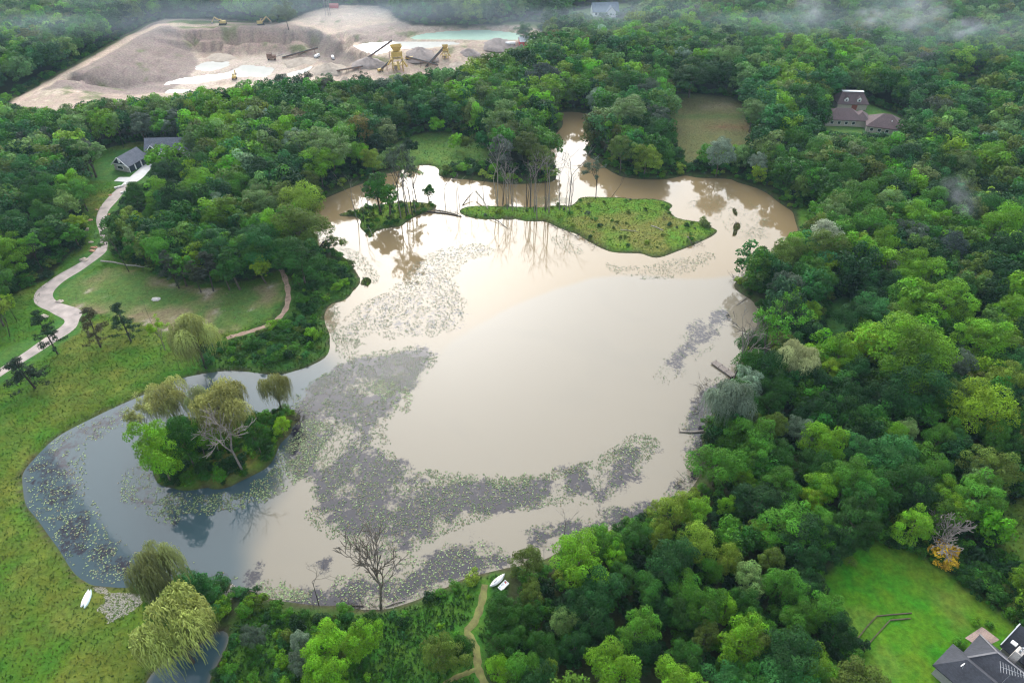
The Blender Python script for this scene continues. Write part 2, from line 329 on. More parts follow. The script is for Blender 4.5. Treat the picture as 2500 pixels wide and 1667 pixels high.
Z_BIGLAWN = D([(1990, 1530), (1975, 1460), (1880, 1400), (1870, 1340), (1930, 1290), (1990, 1240), (2080, 1255), (2140, 1290), (2230, 1360), (2380, 1460), (2400, 1700), (2100, 1700), (2000, 1600)])
Z_RMEADOW = D([(2270, 1190), (2330, 1145), (2420, 1120), (2420, 1360), (2350, 1330), (2300, 1270)])
Z_GAP1 = D([(2175, 810), (2195, 750), (2240, 725), (2262, 740), (2230, 790), (2200, 850)])
Z_GAP2 = D([(1890, 740), (1920, 680), (1970, 690), (1960, 740), (1930, 800), (1880, 830)])
Z_UNDER = D([(470, 1700), (480, 1568), (540, 1400), (620, 1395), (760, 1410), (880, 1405), (1000, 1375), (1120, 1310), (1165, 1330), (1130, 1400), (1120, 1568), (1120, 1700)])
Z_FARFIELD = D([(1150, 52), (1210, 48), (1300, 58), (1320, 70), (1240, 66), (1160, 60)])
Z_QLAWN = D([(380, 46), (520, 44), (600, 45), (600, 57), (480, 60), (395, 62)])
ZONES = [(Z_MEADOW, (.052, .122, .010), 2), (Z_LAWN_ROAD, (.050, .125, .022), 2.5), (Z_DRY, (.13, .15, .05), 5), (Z_THICK, (.040, .10, .015), 2), (Z_BACK, (.085, .155, .030), 3),
         (Z_MARSH, (.092, .090, .034), 3), (Z_FARLAWN, (.13, .21, .05), 4), (Z_RLAWN, (.09, .17, .03), 3), (Z_BROWNH, (.07, .14, .03), 3), (Z_STRIP, (.08, .17, .02), 1), (Z_BIGLAWN, (.050, .165, .007), 1.5),
         (Z_RMEADOW, (.085, .15, .02), 2), (Z_GAP1, (.05, .11, .025), 2), (Z_GAP2, (.04, .11, .02), 3), (Z_UNDER, (.042, .115, .014), 2), (Z_FARFIELD, (.12, .15, .05), 3)]
WZ = [(smooth(GP(p, .8), 1), c, f) for p, c, f in ZONES]
W_QLAWN = smooth(GP(Z_QLAWN, 2), 1)

# ---------------------------------------------------------------- ground sheet
def axis(core, outer, far):
    a = np.arange(-core, core, 1.25); b = np.arange(core, outer, 2.5); f = np.array([outer + 60, outer + 250, outer + 900, far])
    return np.concatenate([-f[::-1], -b[::-1], a, b, f])
gx = axis(230, 460, 2500.0)
gy = np.concatenate([[-1500.0, -900, -250, -60, 0, 30], np.arange(50, 335, 1.25), np.arange(335, 580, 2.0), [600, 640, 720, 900, 1500, 2200, 3000.0]])
GX, GY = np.meshgrid(gx, gy)
S = S_water(GX, GY)
land = .7 + 1.3 * (fbm(GX / 60 + 40, GY / 60 + 40, 3) - .35) + .25 * (fbm(GX / 7 + 9, GY / 7 + 3, 2) - .5)
GZ = np.clip(-.34 * S, -1.6, np.maximum(land, .35))
pit_s = sdf(W_PIT, GX, GY, 25)
sel = pit_s > -3
ph = np.zeros(sel.sum()); xs, ys = GX[sel], GY[sel]
ph = pit_height(xs, ys)
ph += 1.0 * (fbm(xs / 5, ys / 5, 4) - .5) + .9 * (vnoise(xs / 16 + 5, ys / 9) - .5)
k = sstep(-3, 5, pit_s[sel]); GZ[sel] = GZ[sel] * (1 - k) + ph * k
PIT_W = []
for z, pl in PIT_WATERS:
    wp = smooth(GP(pl, z), 1); PIT_W.append((z, wp)); d = sdf(wp, GX, GY, 12)
    kk = sstep(-6, 0.0, d); tgt = z - .25 * np.clip(d, -4, 3)
    GZ = np.where(d > -6, GZ * (1 - kk) + np.where(d > 0, np.minimum(tgt, z - .1), np.maximum(tgt, z + .05)) * kk, GZ)

def H(x, y):
    """ground height"""
    i = int(np.clip(np.searchsorted(gx, x) - 1, 0, len(gx) - 2)); j = int(np.clip(np.searchsorted(gy, y) - 1, 0, len(gy) - 2))
    tx, ty = (x - gx[i]) / (gx[i + 1] - gx[i]), (y - gy[j]) / (gy[j + 1] - gy[j])
    return float((GZ[j, i] * (1 - tx) + GZ[j, i + 1] * tx) * (1 - ty) + (GZ[j + 1, i] * (1 - tx) + GZ[j + 1, i + 1] * tx) * ty)
def GT(px, py, up=0.0):
    """terrain point seen at a photo pixel, or the foot of something whose point 'up' metres above the ground is seen there"""
    z = 0.5
    for _ in range(6):
        x, y = G(px, py, z + up); z = .5 * z + .5 * H(x, y)
    return x, y, H(x, y)

# colours of the ground
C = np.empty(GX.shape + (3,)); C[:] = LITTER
n1, n2, n3 = fbm(GX / 9, GY / 9, 4), fbm(GX / 28 + 50, GY / 28 + 20, 3), fbm(GX / 3 + 80, GY / 3, 3)
for (p, c, f) in WZ:
    d = sdf(p, GX, GY) + 2.2 * (n1 - .5) * (f > 1.2)
    k = sstep(-f / 2, f / 2, d)[..., None]
    C = C * (1 - k) + np.array(c) * k
def blend(mask, c):
    global C
    mask = np.clip(mask, 0, 1)[..., None]; C = C * (1 - mask) + np.array(c) * mask
zmask = {id(p): sdf(p, GX, GY) for p, _, _ in WZ}
dm = zmask[id(WZ[0][0])]; dl = zmask[id(WZ[1][0])]; dd = zmask[id(WZ[2][0])]
blend((dm > 0) * (dl < 0) * (dd < 0) * sstep(.46, .62, n1 * .6 + n2 * .4) * .5, (.105, .098, .018))      # rusty late-summer grass
blend((dm > 0) * (dl < 0) * (dd < 0) * sstep(.54, .70, n3 * .5 + n1 * .5) * .4, (.14, .165, .03))
blend((dm > 0) * (dl < 0) * (dd < 0) * sstep(.58, .40, n2) * .6, (.035, .105, .008))
blend((dd > 0) * sstep(.47, .62, n1) * .75, (.215, .165, .095)); blend((dd > 0) * sstep(.62, .70, n3 * .6 + n1 * .4) * .8, (.36, .30, .25))
blend((dd > 0) * sstep(.50, .36, n1) * .7, (.055, .135, .022))
dk = zmask[id(WZ[5][0])]
mpx, mpy = P(GX, GY, .5)
blend((dk > 0) * sstep(.50, .66, n2 * .3 + n1 * .4 + .3 * (1 - np.clip(np.abs(mpy - 262) / 22, 0, 1))) * .7, (.145, .125, .07))
blend((dk > 0) * np.clip(1 - np.abs(mpy - 283 - 8 * n2) / 9, 0, 1) * .8, (.045, .085, .018))
blend((dk > 0) * np.clip(1 - np.abs(mpy - 310 - 6 * n2) / 12, 0, 1) * np.clip((mpx - 1700) / 60, 0, 1) * .7, (.115, .06, .03))
blend((dk > 0) * np.clip((mpy - 322) / 15, 0, 1) * .55, (.085, .095, .028)); blend((dk > 0) * np.clip((245 - mpy) / 8, 0, 1) * np.clip((1720 - mpx) / 60, 0, 1), (.05, .11, .03))
for q in (W_ISL[1], W_ISL[2], W_ISL[0], *W_ISL[3:]):
    d = sdf(q, GX, GY); blend(sstep(-.6, .6, d), (.085, .165, .016)); blend((d > 0) * sstep(.5, .66, n3 * .5 + n1 * .5) * .8, (.06, .125, .018)); blend((d > .3) * sstep(.46, .62, n1 * .5 + n2 * .5) * .75, (.15, .135, .035))
blend(sstep(2.6, .8, -S) * (S < 0) * (S > -14) * .55 * (dm < 0), (.05, .10, .018)); blend(sstep(.7, .15, np.abs(S + .15)) * .85, (.055, .045, .028))     # damp edge
blend(sstep(0, 2, S), (.05, .05, .04))
db = zmask[id(WZ[10][0])]; blend((db > 0) * sstep(.48, .66, n2) * .5, (.115, .155, .018)); blend((db > 0) * sstep(.55, .7, n1) * .35, (.12, .12, .03))
# gravel pit colours
hx = np.gradient(GZ, axis=1) / np.gradient(GX, axis=1); hy = np.gradient(GZ, axis=0) / np.gradient(GY, axis=0); slope = np.hypot(hx, hy)
pm = sstep(-1, 3, pit_s + 3 * (n1 - .5))
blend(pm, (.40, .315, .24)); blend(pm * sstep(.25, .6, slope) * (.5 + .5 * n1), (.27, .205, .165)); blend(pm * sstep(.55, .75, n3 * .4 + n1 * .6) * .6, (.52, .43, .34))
blend(pm * (GZ < -7.6) * sstep(.35, .6, n2) * .6, (.52, .44, .36)); blend(pm * sstep(.56, .66, n1) * (GZ > -7) * sstep(.12, .35, slope) * .7, (.15, .16, .07))
blend(pm * sstep(.36, .30, n2 + .1 * n3) * .55, (.24, .19, .165)); blend(pm * sstep(-10, -13, GX * 0 + 0) , (.3, .3, .3))
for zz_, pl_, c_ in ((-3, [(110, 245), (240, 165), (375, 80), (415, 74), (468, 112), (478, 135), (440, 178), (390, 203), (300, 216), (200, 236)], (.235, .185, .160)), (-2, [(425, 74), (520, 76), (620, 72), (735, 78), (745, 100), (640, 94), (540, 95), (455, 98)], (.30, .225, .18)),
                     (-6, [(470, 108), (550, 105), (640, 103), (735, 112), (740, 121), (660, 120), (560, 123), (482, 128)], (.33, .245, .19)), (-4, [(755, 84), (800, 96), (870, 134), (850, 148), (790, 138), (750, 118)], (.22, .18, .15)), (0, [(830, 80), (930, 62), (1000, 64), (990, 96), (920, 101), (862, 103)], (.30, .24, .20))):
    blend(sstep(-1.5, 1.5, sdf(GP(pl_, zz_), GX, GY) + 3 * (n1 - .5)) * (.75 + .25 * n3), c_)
strk = fbm(GX / 1.6, GY / 9.0, 3); blend(pm * sstep(.1, .3, slope) * sstep(.5, .68, strk) * .5, (.19, .15, .125)); blend(pm * sstep(.60, .70, n1) * (GZ > -6.5) * sstep(.05, .2, slope) * .7, (.13, .155, .065))
blend(sstep(-1, 1, sdf(W_QLAWN, GX, GY)), (.14, .18, .06))
for ln, wd, c in (([(20, 258), (70, 230), (160, 182), (250, 134), (330, 88), (385, 66), (450, 60), (600, 58), (720, 55), (745, 62), (790, 82), (835, 100), (885, 130)], 3.0, (.50, .385, .29)),
                  ([(18, 243), (110, 196), (210, 140), (300, 90), (370, 52)], 1.2, (.13, .16, .06))):
    zz = 1.5; pts = [G(a, b, 1.5 if b < 64 or a < 700 else -3.5) for a, b in ln]
    blend(sstep(wd + 1, wd - .5, line_dist(pts, GX, GY)) * .9, c)
db2 = sdf(WZ[10][0], GX, GY); C *= (1 + .10 * np.sign(np.sin((GX * .55 + GY * .83) * 6.28 / 3.4)) * (db2 > .5))[..., None]      # mowing stripes
C *= (.86 + .28 * n3)[..., None]

ny, nx = GX.shape
idx = np.arange(nx * ny).reshape(ny, nx)
Fq = np.stack([idx[:-1, :-1], idx[:-1, 1:], idx[1:, 1:], idx[1:, :-1]], -1).reshape(-1, 4)
gm = bpy.data.materials.new('ground'); n, l = nodes_of(gm)
o = n.new('ShaderNodeOutputMaterial'); b = n.new('ShaderNodeBsdfPrincipled'); l.new(b.outputs[0], o.inputs[0]); b.inputs['Roughness'].default_value = .95; b.inputs['Specular IOR Level'].default_value = .1
at = n.new('ShaderNodeAttribute'); at.attribute_name = 'base'
tc = n.new('ShaderNodeTexCoord')
hs_ = n.new('ShaderNodeHueSaturation'); l.new(at.outputs['Color'], hs_.inputs['Color'])
na = n.new('ShaderNodeTexNoise'); na.inputs['Scale'].default_value = 1.1; na.inputs['Detail'].default_value = 8; na.inputs['Roughness'].default_value = .72; l.new(tc.outputs['Object'], na.inputs['Vector'])
nb = n.new('ShaderNodeTexNoise'); nb.inputs['Scale'].default_value = .33; nb.inputs['Detail'].default_value = 5; l.new(tc.outputs['Object'], nb.inputs['Vector'])
mp = n.new('ShaderNodeMapRange'); mp.inputs['From Min'].default_value = .3; mp.inputs['From Max'].default_value = .7; mp.inputs['To Min'].default_value = .6; mp.inputs['To Max'].default_value = 1.4; l.new(na.outputs['Fac'], mp.inputs['Value'])
mh = n.new('ShaderNodeMapRange'); mh.inputs['From Min'].default_value = .3; mh.inputs['From Max'].default_value = .7; mh.inputs['To Min'].default_value = .475; mh.inputs['To Max'].default_value = .52; l.new(nb.outputs['Fac'], mh.inputs['Value'])
l.new(mp.outputs[0], hs_.inputs['Value']); l.new(mh.outputs[0], hs_.inputs['Hue']); l.new(hs_.outputs[0], b.inputs['Base Color'])
bp = n.new('ShaderNodeBump'); bp.inputs['Strength'].default_value = .9; bp.inputs['Distance'].default_value = .35; l.new(na.outputs['Fac'], bp.inputs['Height']); l.new(bp.outputs[0], b.inputs['Normal'])
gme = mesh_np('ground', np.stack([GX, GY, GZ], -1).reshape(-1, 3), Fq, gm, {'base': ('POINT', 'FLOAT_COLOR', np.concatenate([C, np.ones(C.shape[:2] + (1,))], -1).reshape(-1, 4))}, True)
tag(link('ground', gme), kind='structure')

# ---------------------------------------------------------------- water of the flooded pond
W_CLEAR = smooth(GP(D([(20, 1420), (20, 860), (300, 840), (640, 830), (760, 800), (790, 850), (720, 900), (700, 980), (660, 1100), (600, 1180), (545, 1300), (560, 1420)])), 1)
W_PLUME = smooth(GP(D([(890, 1010), (940, 900), (1010, 810), (1120, 730), (1250, 670), (1400, 630), (1560, 640), (1660, 640), (1740, 620), (1820, 560), (1840, 700), (1700, 850), (1600, 1000), (1560, 1120), (1440, 1200), (1300, 1230), (1000, 1300), (700, 1390), (560, 1340), (640, 1180), (720, 1100)])), 1)
WEED = [D(p) for p in (
    [(690, 900), (780, 830), (900, 800), (1010, 800), (990, 850), (940, 900), (890, 970), (880, 1010), (910, 1060), (960, 1090), (1100, 1105), (1230, 1095), (1350, 1065), (1440, 1030), (1480, 1000), (1510, 1020), (1480, 1070), (1420, 1120), (1370, 1160), (1300, 1150), (1200, 1170), (1100, 1190), (1000, 1230), (930, 1280), (880, 1290), (760, 1230), (700, 1200), (720, 1140), (690, 1110), (650, 1060), (680, 980), (670, 940)],
    [(570, 1365), (600, 1335), (650, 1330), (700, 1365), (780, 1320), (880, 1330), (900, 1300), (960, 1280), (1060, 1250), (1110, 1255), (1160, 1255), (1160, 1290), (1080, 1330), (950, 1385), (860, 1400), (700, 1395)],
    [(1620, 900), (1680, 830), (1720, 840), (1660, 960), (1640, 1060), (1600, 1120), (1500, 1190), (1400, 1230), (1260, 1260), (1200, 1235), (1230, 1212), (1350, 1195), (1400, 1165), (1450, 1170), (1540, 1130), (1580, 1080), (1560, 1030), (1600, 1000), (1560, 985), (1600, 930)],
    [(770, 750), (830, 700), (920, 655), (960, 600), (1010, 570), (1110, 560), (1145, 575), (1060, 602), (1040, 640), (1060, 680), (1072, 735), (1040, 762), (980, 772), (900, 775), (830, 765), (800, 830), (770, 800)],
    [(1500, 880), (1530, 830), (1570, 770), (1610, 730), (1670, 700), (1690, 730), (1640, 790), (1590, 830), (1550, 880)],
    [(60, 1090), (120, 1010), (300, 930), (470, 865), (500, 890), (330, 950), (210, 1010), (180, 1080), (220, 1180), (260, 1260), (400, 1290), (540, 1320), (540, 1350), (400, 1345), (200, 1335), (110, 1240), (60, 1150)],
    [(270, 1120), (340, 1040), (350, 1100), (420, 1190), (400, 1210), (300, 1160)],
    [(690, 1290), (730, 1285), (760, 1265), (755, 1310), (700, 1310)],
    [(560, 1320), (600, 1300), (600, 1330), (570, 1340)],
    [(1375, 600), (1450, 618), (1560, 595), (1640, 580), (1640, 595), (1600, 622), (1500, 645), (1420, 628)],
    [(1560, 470), (1640, 440), (1750, 470), (1790, 540), (1700, 560), (1650, 500)])]
W_WEED = [smooth(GP(p), 1) for p in WEED]
WEED_AMT = [.80, .85, .85, .42, .68, .55, .5, .95, .9, .25, .22]
W_HOLE = smooth(GP(D([(735, 1045), (760, 1000), (800, 968), (815, 985), (790, 1040), (750, 1075), (725, 1070)])), 1)
wx = np.arange(-130, 136, .9); wy = np.arange(42, 316, .9)
WX, WY = np.meshgrid(wx, wy)
f1, f2, f3 = fbm(WX / 5, WY / 5, 4), fbm(WX / 18 + 7, WY / 18, 3), fbm(WX / 1.8 + 3, WY / 1.8 + 8, 3)
tan_ = (1 - sstep(-1.5, 1.5, sdf(W_PLUME, WX, WY) + 2 * (f2 - .5))) * sstep(120, 175, WY)
silt = .94 + 0 * WX
silt *= 1 - .97 * sstep(-5, 4, sdf(W_CLEAR, WX, WY) + 5 * (f2 - .5))
silt *= 1 - sstep(-1, 1, sdf(W_POND, WX, WY))
sw_ = fbm(WX / 30 + 2.2 * fbm(WX / 40, WY / 40, 2), WY / 14 + 2.2 * fbm(WX / 35 + 9, WY / 35, 2), 4)
silt *= .88 + .22 * sw_
weed = np.zeros(WX.shape)
for p, a in zip(W_WEED, WEED_AMT):
    d = sdf(p, WX, WY) + 7.0 * (f1 - .5) + 2.5 * (f3 - .5)
    weed = np.maximum(weed, a * sstep(-2.0, 3.0, d) * (.55 + .45 * sstep(.30, .52, f1 * .7 + f3 * .3)))
weed *= 1 - sstep(-1, 1.5, sdf(W_HOLE, WX, WY) + 3 * (f1 - .5))
sx = np.arange(len(wx) * len(wy)).reshape(len(wy), len(wx))
sw = S_water(WX, WY)
keep = (sw > -3.5)
fq = np.stack([sx[:-1, :-1], sx[:-1, 1:], sx[1:, 1:], sx[1:, :-1]], -1).reshape(-1, 4)
fq = fq[keep[:-1, :-1].ravel() & keep[1:, 1:].ravel()]
wm = bpy.data.materials.new('pond_water'); n, l = nodes_of(wm)
o = n.new('ShaderNodeOutputMaterial'); b = n.new('ShaderNodeBsdfPrincipled'); l.new(b.outputs[0], o.inputs[0])
b.inputs['Roughness'].default_value = .045; b.inputs['IOR'].default_value = 1.333; b.inputs['Specular IOR Level'].default_value = .5
sa = n.new('ShaderNodeAttribute'); sa.attribute_name = 'silt'; wa = n.new('ShaderNodeAttribute'); wa.attribute_name = 'weed'
m1 = n.new('ShaderNodeValToRGB'); e = m1.color_ramp.elements; e[0].color = (.030, .056, .066, 1); e[1].position = .92; e[1].color = (.180, .156, .114, 1); l.new(sa.outputs['Fac'], m1.inputs[0])
ta = n.new('ShaderNodeAttribute'); ta.attribute_name = 'tan'; m0 = n.new('ShaderNodeMix'); m0.data_type = 'RGBA'; m0.inputs['B'].default_value = (.190, .138, .070, 1); l.new(ta.outputs['Fac'], m0.inputs['Factor']); l.new(m1.outputs[0], m0.inputs['A'])
tc = n.new('ShaderNodeTexCoord'); nz = n.new('ShaderNodeTexNoise'); nz.inputs['Scale'].default_value = 1.3; nz.inputs['Detail'].default_value = 7; nz.inputs['Roughness'].default_value = .7; l.new(tc.outputs['Object'], nz.inputs['Vector'])
nc = n.new('ShaderNodeTexNoise'); nc.inputs['Scale'].default_value = .42; nc.inputs['Detail'].default_value = 8; nc.inputs['Roughness'].default_value = .68; l.new(tc.outputs['Object'], nc.inputs['Vector'])
ad = n.new('ShaderNodeMath'); ad.operation = 'ADD'; l.new(nz.outputs['Fac'], ad.inputs[0]); l.new(nc.outputs['Fac'], ad.inputs[1])
ma = n.new('ShaderNodeMath'); ma.operation = 'MULTIPLY_ADD'; l.new(ad.outputs[0], ma.inputs[0]); ma.inputs[1].default_value = 1.5; ma.inputs[2].default_value = -1.5; 
mb_ = n.new('ShaderNodeMath'); mb_.operation = 'ADD'; l.new(ma.outputs[0], mb_.inputs[0]); l.new(wa.outputs['Fac'], mb_.inputs[1])
mr = n.new('ShaderNodeMapRange'); mr.inputs['From Min'].default_value = .38; mr.inputs['From Max'].default_value = .66; mr.inputs['To Min'].default_value = 0; mr.inputs['To Max'].default_value = 1; l.new(mb_.outputs[0], mr.inputs['Value'])
gt = n.new('ShaderNodeMath'); gt.operation = 'MULTIPLY'; l.new(wa.outputs['Fac'], gt.inputs[0]); gt.inputs[1].default_value = 6.0; gt.use_clamp = True
mm = n.new('ShaderNodeMath'); mm.operation = 'MULTIPLY'; mm.use_clamp = True; l.new(gt.outputs[0], mm.inputs[0]); l.new(mr.outputs[0], mm.inputs[1])
m2 = n.new('ShaderNodeMix'); m2.data_type = 'RGBA'; m2.inputs['B'].default_value = (.013, .011, .018, 1); l.new(mm.outputs[0], m2.inputs['Factor']); l.new(m0.outputs['Result'], m2.inputs['A'])
l.new(m2.outputs['Result'], b.inputs['Base Color'])
bp = n.new('ShaderNodeBump'); bp.inputs['Strength'].default_value = .05; bp.inputs['Distance'].default_value = .05
n2_ = n.new('ShaderNodeTexNoise'); n2_.inputs['Scale'].default_value = .8; n2_.inputs['Detail'].default_value = 3; l.new(tc.outputs['Object'], n2_.inputs['Vector']); l.new(n2_.outputs['Fac'], bp.inputs['Height']); l.new(bp.outputs[0], b.inputs['Normal'])
wme = mesh_np('pond_water', np.stack([WX, WY, 0 * WX], -1).reshape(-1, 3), fq, wm, {'silt': ('POINT', 'FLOAT', silt), 'weed': ('POINT', 'FLOAT', weed), 'tan': ('POINT', 'FLOAT', tan_)})
tag(link('pond_water', wme), kind='structure')
# green pools of the gravel pit
for q, (z, wp) in enumerate(PIT_W):
    mm_ = mat('pit_pool_green' if q == 4 else 'pit_pool_milky', (.44, .58, .46) if q == 4 else (.60, .58, .52), .06, .06, .2, 0, .5)
    c = wp.mean(0); me = MB(); ring = [(*(c + (p - c) * 1.06), z) for p in wp]; me.poly(ring); ob = me.build('pit_pool', mm_); tag(ob, kind='structure')
    if ob.data.polygons[0].normal.z < 0: ob.data.flip_normals()
# ================================================================ vegetation prototypes
def quad_leaves(Cn, N, sz, rg, asp=.6):
    t = rg.normal(size=Cn.shape); t -= (t * N).sum(1, keepdims=True) * N; t /= np.linalg.norm(t, axis=1, keepdims=True) + 1e-9
    b = np.cross(N, t); s = sz[:, None]
    V = np.stack([Cn + t * s, Cn + b * s * asp, Cn - t * s, Cn - b * s * asp], 1).reshape(-1, 3)
    return V, np.arange(len(Cn) * 4).reshape(-1, 4)
def unit(v): return v / (np.linalg.norm(v, axis=-1, keepdims=True) + 1e-9)
def crown_clumps(rg, n, Rr, Hh, base=.28, top=.97, flat=.9):
    """clump centres spread over a lobed crown of radius Rr between base*Hh and top*Hh"""
    zc, rz = (base + top) / 2 * Hh, (top - base) / 2 * Hh
    ph = rg.random(6) * 6.28; out = []
    while len(out) < n:
        d = unit(rg.normal(size=3)); 
        if d[2] < -.55: continue
        lob = 1 + .26 * math.sin(2 * math.atan2(d[1], d[0]) + ph[0]) + .20 * math.sin(3 * math.atan2(d[1], d[0]) + ph[1] + 2 * d[2]) + .10 * math.sin(5 * d[2] + ph[2])
        rad = lob * (.45 + .42 * rg.random() ** .5)
        c = np.array([d[0] * Rr * rad, d[1] * Rr * rad, zc + d[2] * rz * min(rad, .88)])
        rc = Rr * (.20 + .17 * rg.random())
        if all(np.linalg.norm(c - o[0]) > .62 * min(rc, o[1]) + .25 * Rr * .5 for o in out) or rg.random() < .08: out.append((c, rc))
    return out
def clump_leaves(rg, clumps, per, leaf, up=.35, flat=.82, hollow=.72, asp=.6, cone=-.35):
    Cs, Ns, Ss, Vv = [], [], [], []
    mean_r = np.mean([r for _, r in clumps])
    for c, r in clumps:
        k = max(8, int(per * (r / mean_r) ** 2)); d = unit(rg.normal(size=(k * 2, 3))); d = d[d[:, 2] > cone][:k]; k = len(d)
        rad = r * (hollow + (1.08 - hollow) * rg.random(k) ** .7) * (1 + .13 * np.sin(d[:, 0] * 7 + d[:, 1] * 5 + c[0] * 3))
        p = c + d * rad[:, None] * np.array([1, 1, flat])
        nn = unit(d * .8 + rg.normal(size=(k, 3)) * .45 + np.array([0, 0, up]))
        tone = rg.random(); Cs.append(p); Ns.append(nn); Ss.append(leaf * (.65 + .7 * rg.random(k))); Vv.append(np.clip(tone * .6 + .4 * rg.random(k), 0, 1))
    return np.vstack(Cs), np.vstack(Ns), np.concatenate(Ss), np.concatenate(Vv)
def limbs(mb, rg, clumps, trunk_h, r0, lean=(0, 0), n=7, sides=6):
    base = Vector((0, 0, -.3)); top = Vector((lean[0], lean[1], trunk_h)); mid = base.lerp(top, .5) + Vector((rg.normal() * .12, rg.normal() * .12, 0))
    mb.tube(base, mid, r0, r0 * .72, sides); mb.tube(mid, top, r0 * .72, r0 * .5, sides)
    order = rg.permutation(len(clumps))[:n]
    for i in order:
        c = Vector(clumps[i][0]); s = mid.lerp(top, .3 + .7 * rg.random()); m = s.lerp(c, .5) + Vector((0, 0, -.25 * (c - s).length * .3))
        mb.tube(s, m, r0 * .38, r0 * .22, 5, False); mb.tube(m, c, r0 * .22, r0 * .08, 4, False)
PROTO = {}
def proto(kind, parts, Rr, Hh): PROTO.setdefault(kind, []).append((parts, Rr, Hh))
def leaf_mesh(name, L, m, rg, asp=.6):
    V, Fq = quad_leaves(L[0], L[1], L[2], rg, asp)
    return mesh_np(name, V, Fq, m, {'v': ('FACE', 'FLOAT', L[3])})
def make_broad(seed, n=42, per=150, leaf=.27, Rr=5.0, Hh=13.5, base=.12, kind='broad', up=.35, flat=.82, mtl=None, asp=.6, rc=1.0):
    rg = np.random.default_rng(seed); cl = [(c, r * rc) for c, r in crown_clumps(rg, n, Rr, Hh, base)]
    inner = [(np.array([0, 0, Hh * .5]), Rr * .55)]
    L = clump_leaves(rg, cl, per, leaf, up, flat, asp=asp); L2 = clump_leaves(rg, inner, per * .9, leaf * 1.5, up, 1.3)
    L = [np.concatenate([a, b_]) for a, b_ in zip(L, L2)]
    parts = [('crown', leaf_mesh('crown', L, mtl or LEAF, rg, asp))]
    mb = MB(); limbs(mb, rg, cl, Hh * .5, .26, (rg.normal() * .4, rg.normal() * .4)); parts.append(('trunk', mb.mesh('trunk', BARK)))
    proto(kind, parts, Rr, Hh)
for s in range(10): make_broad(100 + s, n=(24, 34, 46, 30, 54)[s % 5], per=(400, 320, 240, 350, 205)[s % 5], leaf=.165, Hh=12.0 + 1.2 * (s % 4), rc=(1.05, .92, .82, 1.0, .74)[s % 5], asp=.5)
for s in range(4): make_broad(140 + s, n=62, per=135, leaf=.175, Hh=14.5, kind='airy', up=.5, base=.25, rc=.72)
for s in range(9): make_broad(200 + s, n=30, per=70, leaf=.37, Hh=12.5 + 1.2 * (s % 3), kind='far', base=.04, mtl=LEAF_FAR)
for s in range(5): make_broad(240 + s, n=16, per=120, leaf=.125, Rr=2.0, Hh=2.9, base=.02, kind='shrub', rc=1.05)
for s in range(4): make_broad(260 + s, n=13, per=64, leaf=.20, Rr=2.0, Hh=2.6, base=.0, kind='bush_far', mtl=LEAF_FAR)
for s in range(3): make_broad(270 + s, n=30, per=85, leaf=.20, Rr=2.6, Hh=8.0, base=.38, kind='slender', rc=.85)

def make_willow(seed, Rr=6.0, Hh=10.0, ns=560):
    rg = np.random.default_rng(seed); domes = []
    for k in range(9):
        a = 6.28 * k / 8 + rg.normal() * .3; q = Rr * (.50 + .22 * rg.random()) if k < 8 else 0
        domes.append((np.array([math.cos(a) * q, math.sin(a) * q, Hh * (.60 + .16 * rg.random()) + (1.2 if k == 8 else 0)]), Rr * (.30 + .14 * rg.random())))
    Cs, Ns, Ss, Vv, V, Fl = [], [], [], [], [], []; vi = 0
    for c, r in domes:
        tone = rg.random()
        for _ in range(ns // 5):
            d = unit(rg.normal(size=3)); d[2] = abs(d[2]); p = c + d * r * np.array([1.05, 1.05, .8]) * (.8 + .25 * rg.random()); out = unit(np.array([d[0], d[1], .05]))
            ln = (1.2 + 2.6 * rg.random()) * (.6 + .5 * (1 - d[2])) * Hh / 10; seg = 5; wd = .05 + .05 * rg.random(); sd = unit(np.cross(out, [0, 0, 1.0]) + rg.normal(size=3) * .25)
            pts = []
            for j in range(seg + 1):
                t = j / seg; pts.append(p + out * (.55 * ln * .5 * t * (1.4 - t)) + np.array([0, 0, -ln * t * t * .9 - .05 * ln * t]) + rg.normal(size=3) * .13)
            for j in range(seg):
                w0 = wd * (1 - .15 * j); a, b_ = pts[j], pts[j + 1]
                V += [a - sd * w0, a + sd * w0, b_ + sd * w0 * .8, b_ - sd * w0 * .8]; Fl.append([vi, vi + 1, vi + 2, vi + 3]); vi += 4; Vv.append(np.clip(.5 * tone + .3 * rg.random() + .2 * (1 - j / seg), 0, 1))
    me = mesh_np('crown', np.array(V), np.array(Fl), STRAND, {'v': ('FACE', 'FLOAT', np.array(Vv))})
    mb = MB(); limbs(mb, rg, domes, Hh * .45, .38, n=9)
    proto('willow', [('crown', me), ('trunk', mb.mesh('trunk', BARK_DARK))], Rr, Hh)
for s in range(4): make_willow(300 + s, ns=1250)

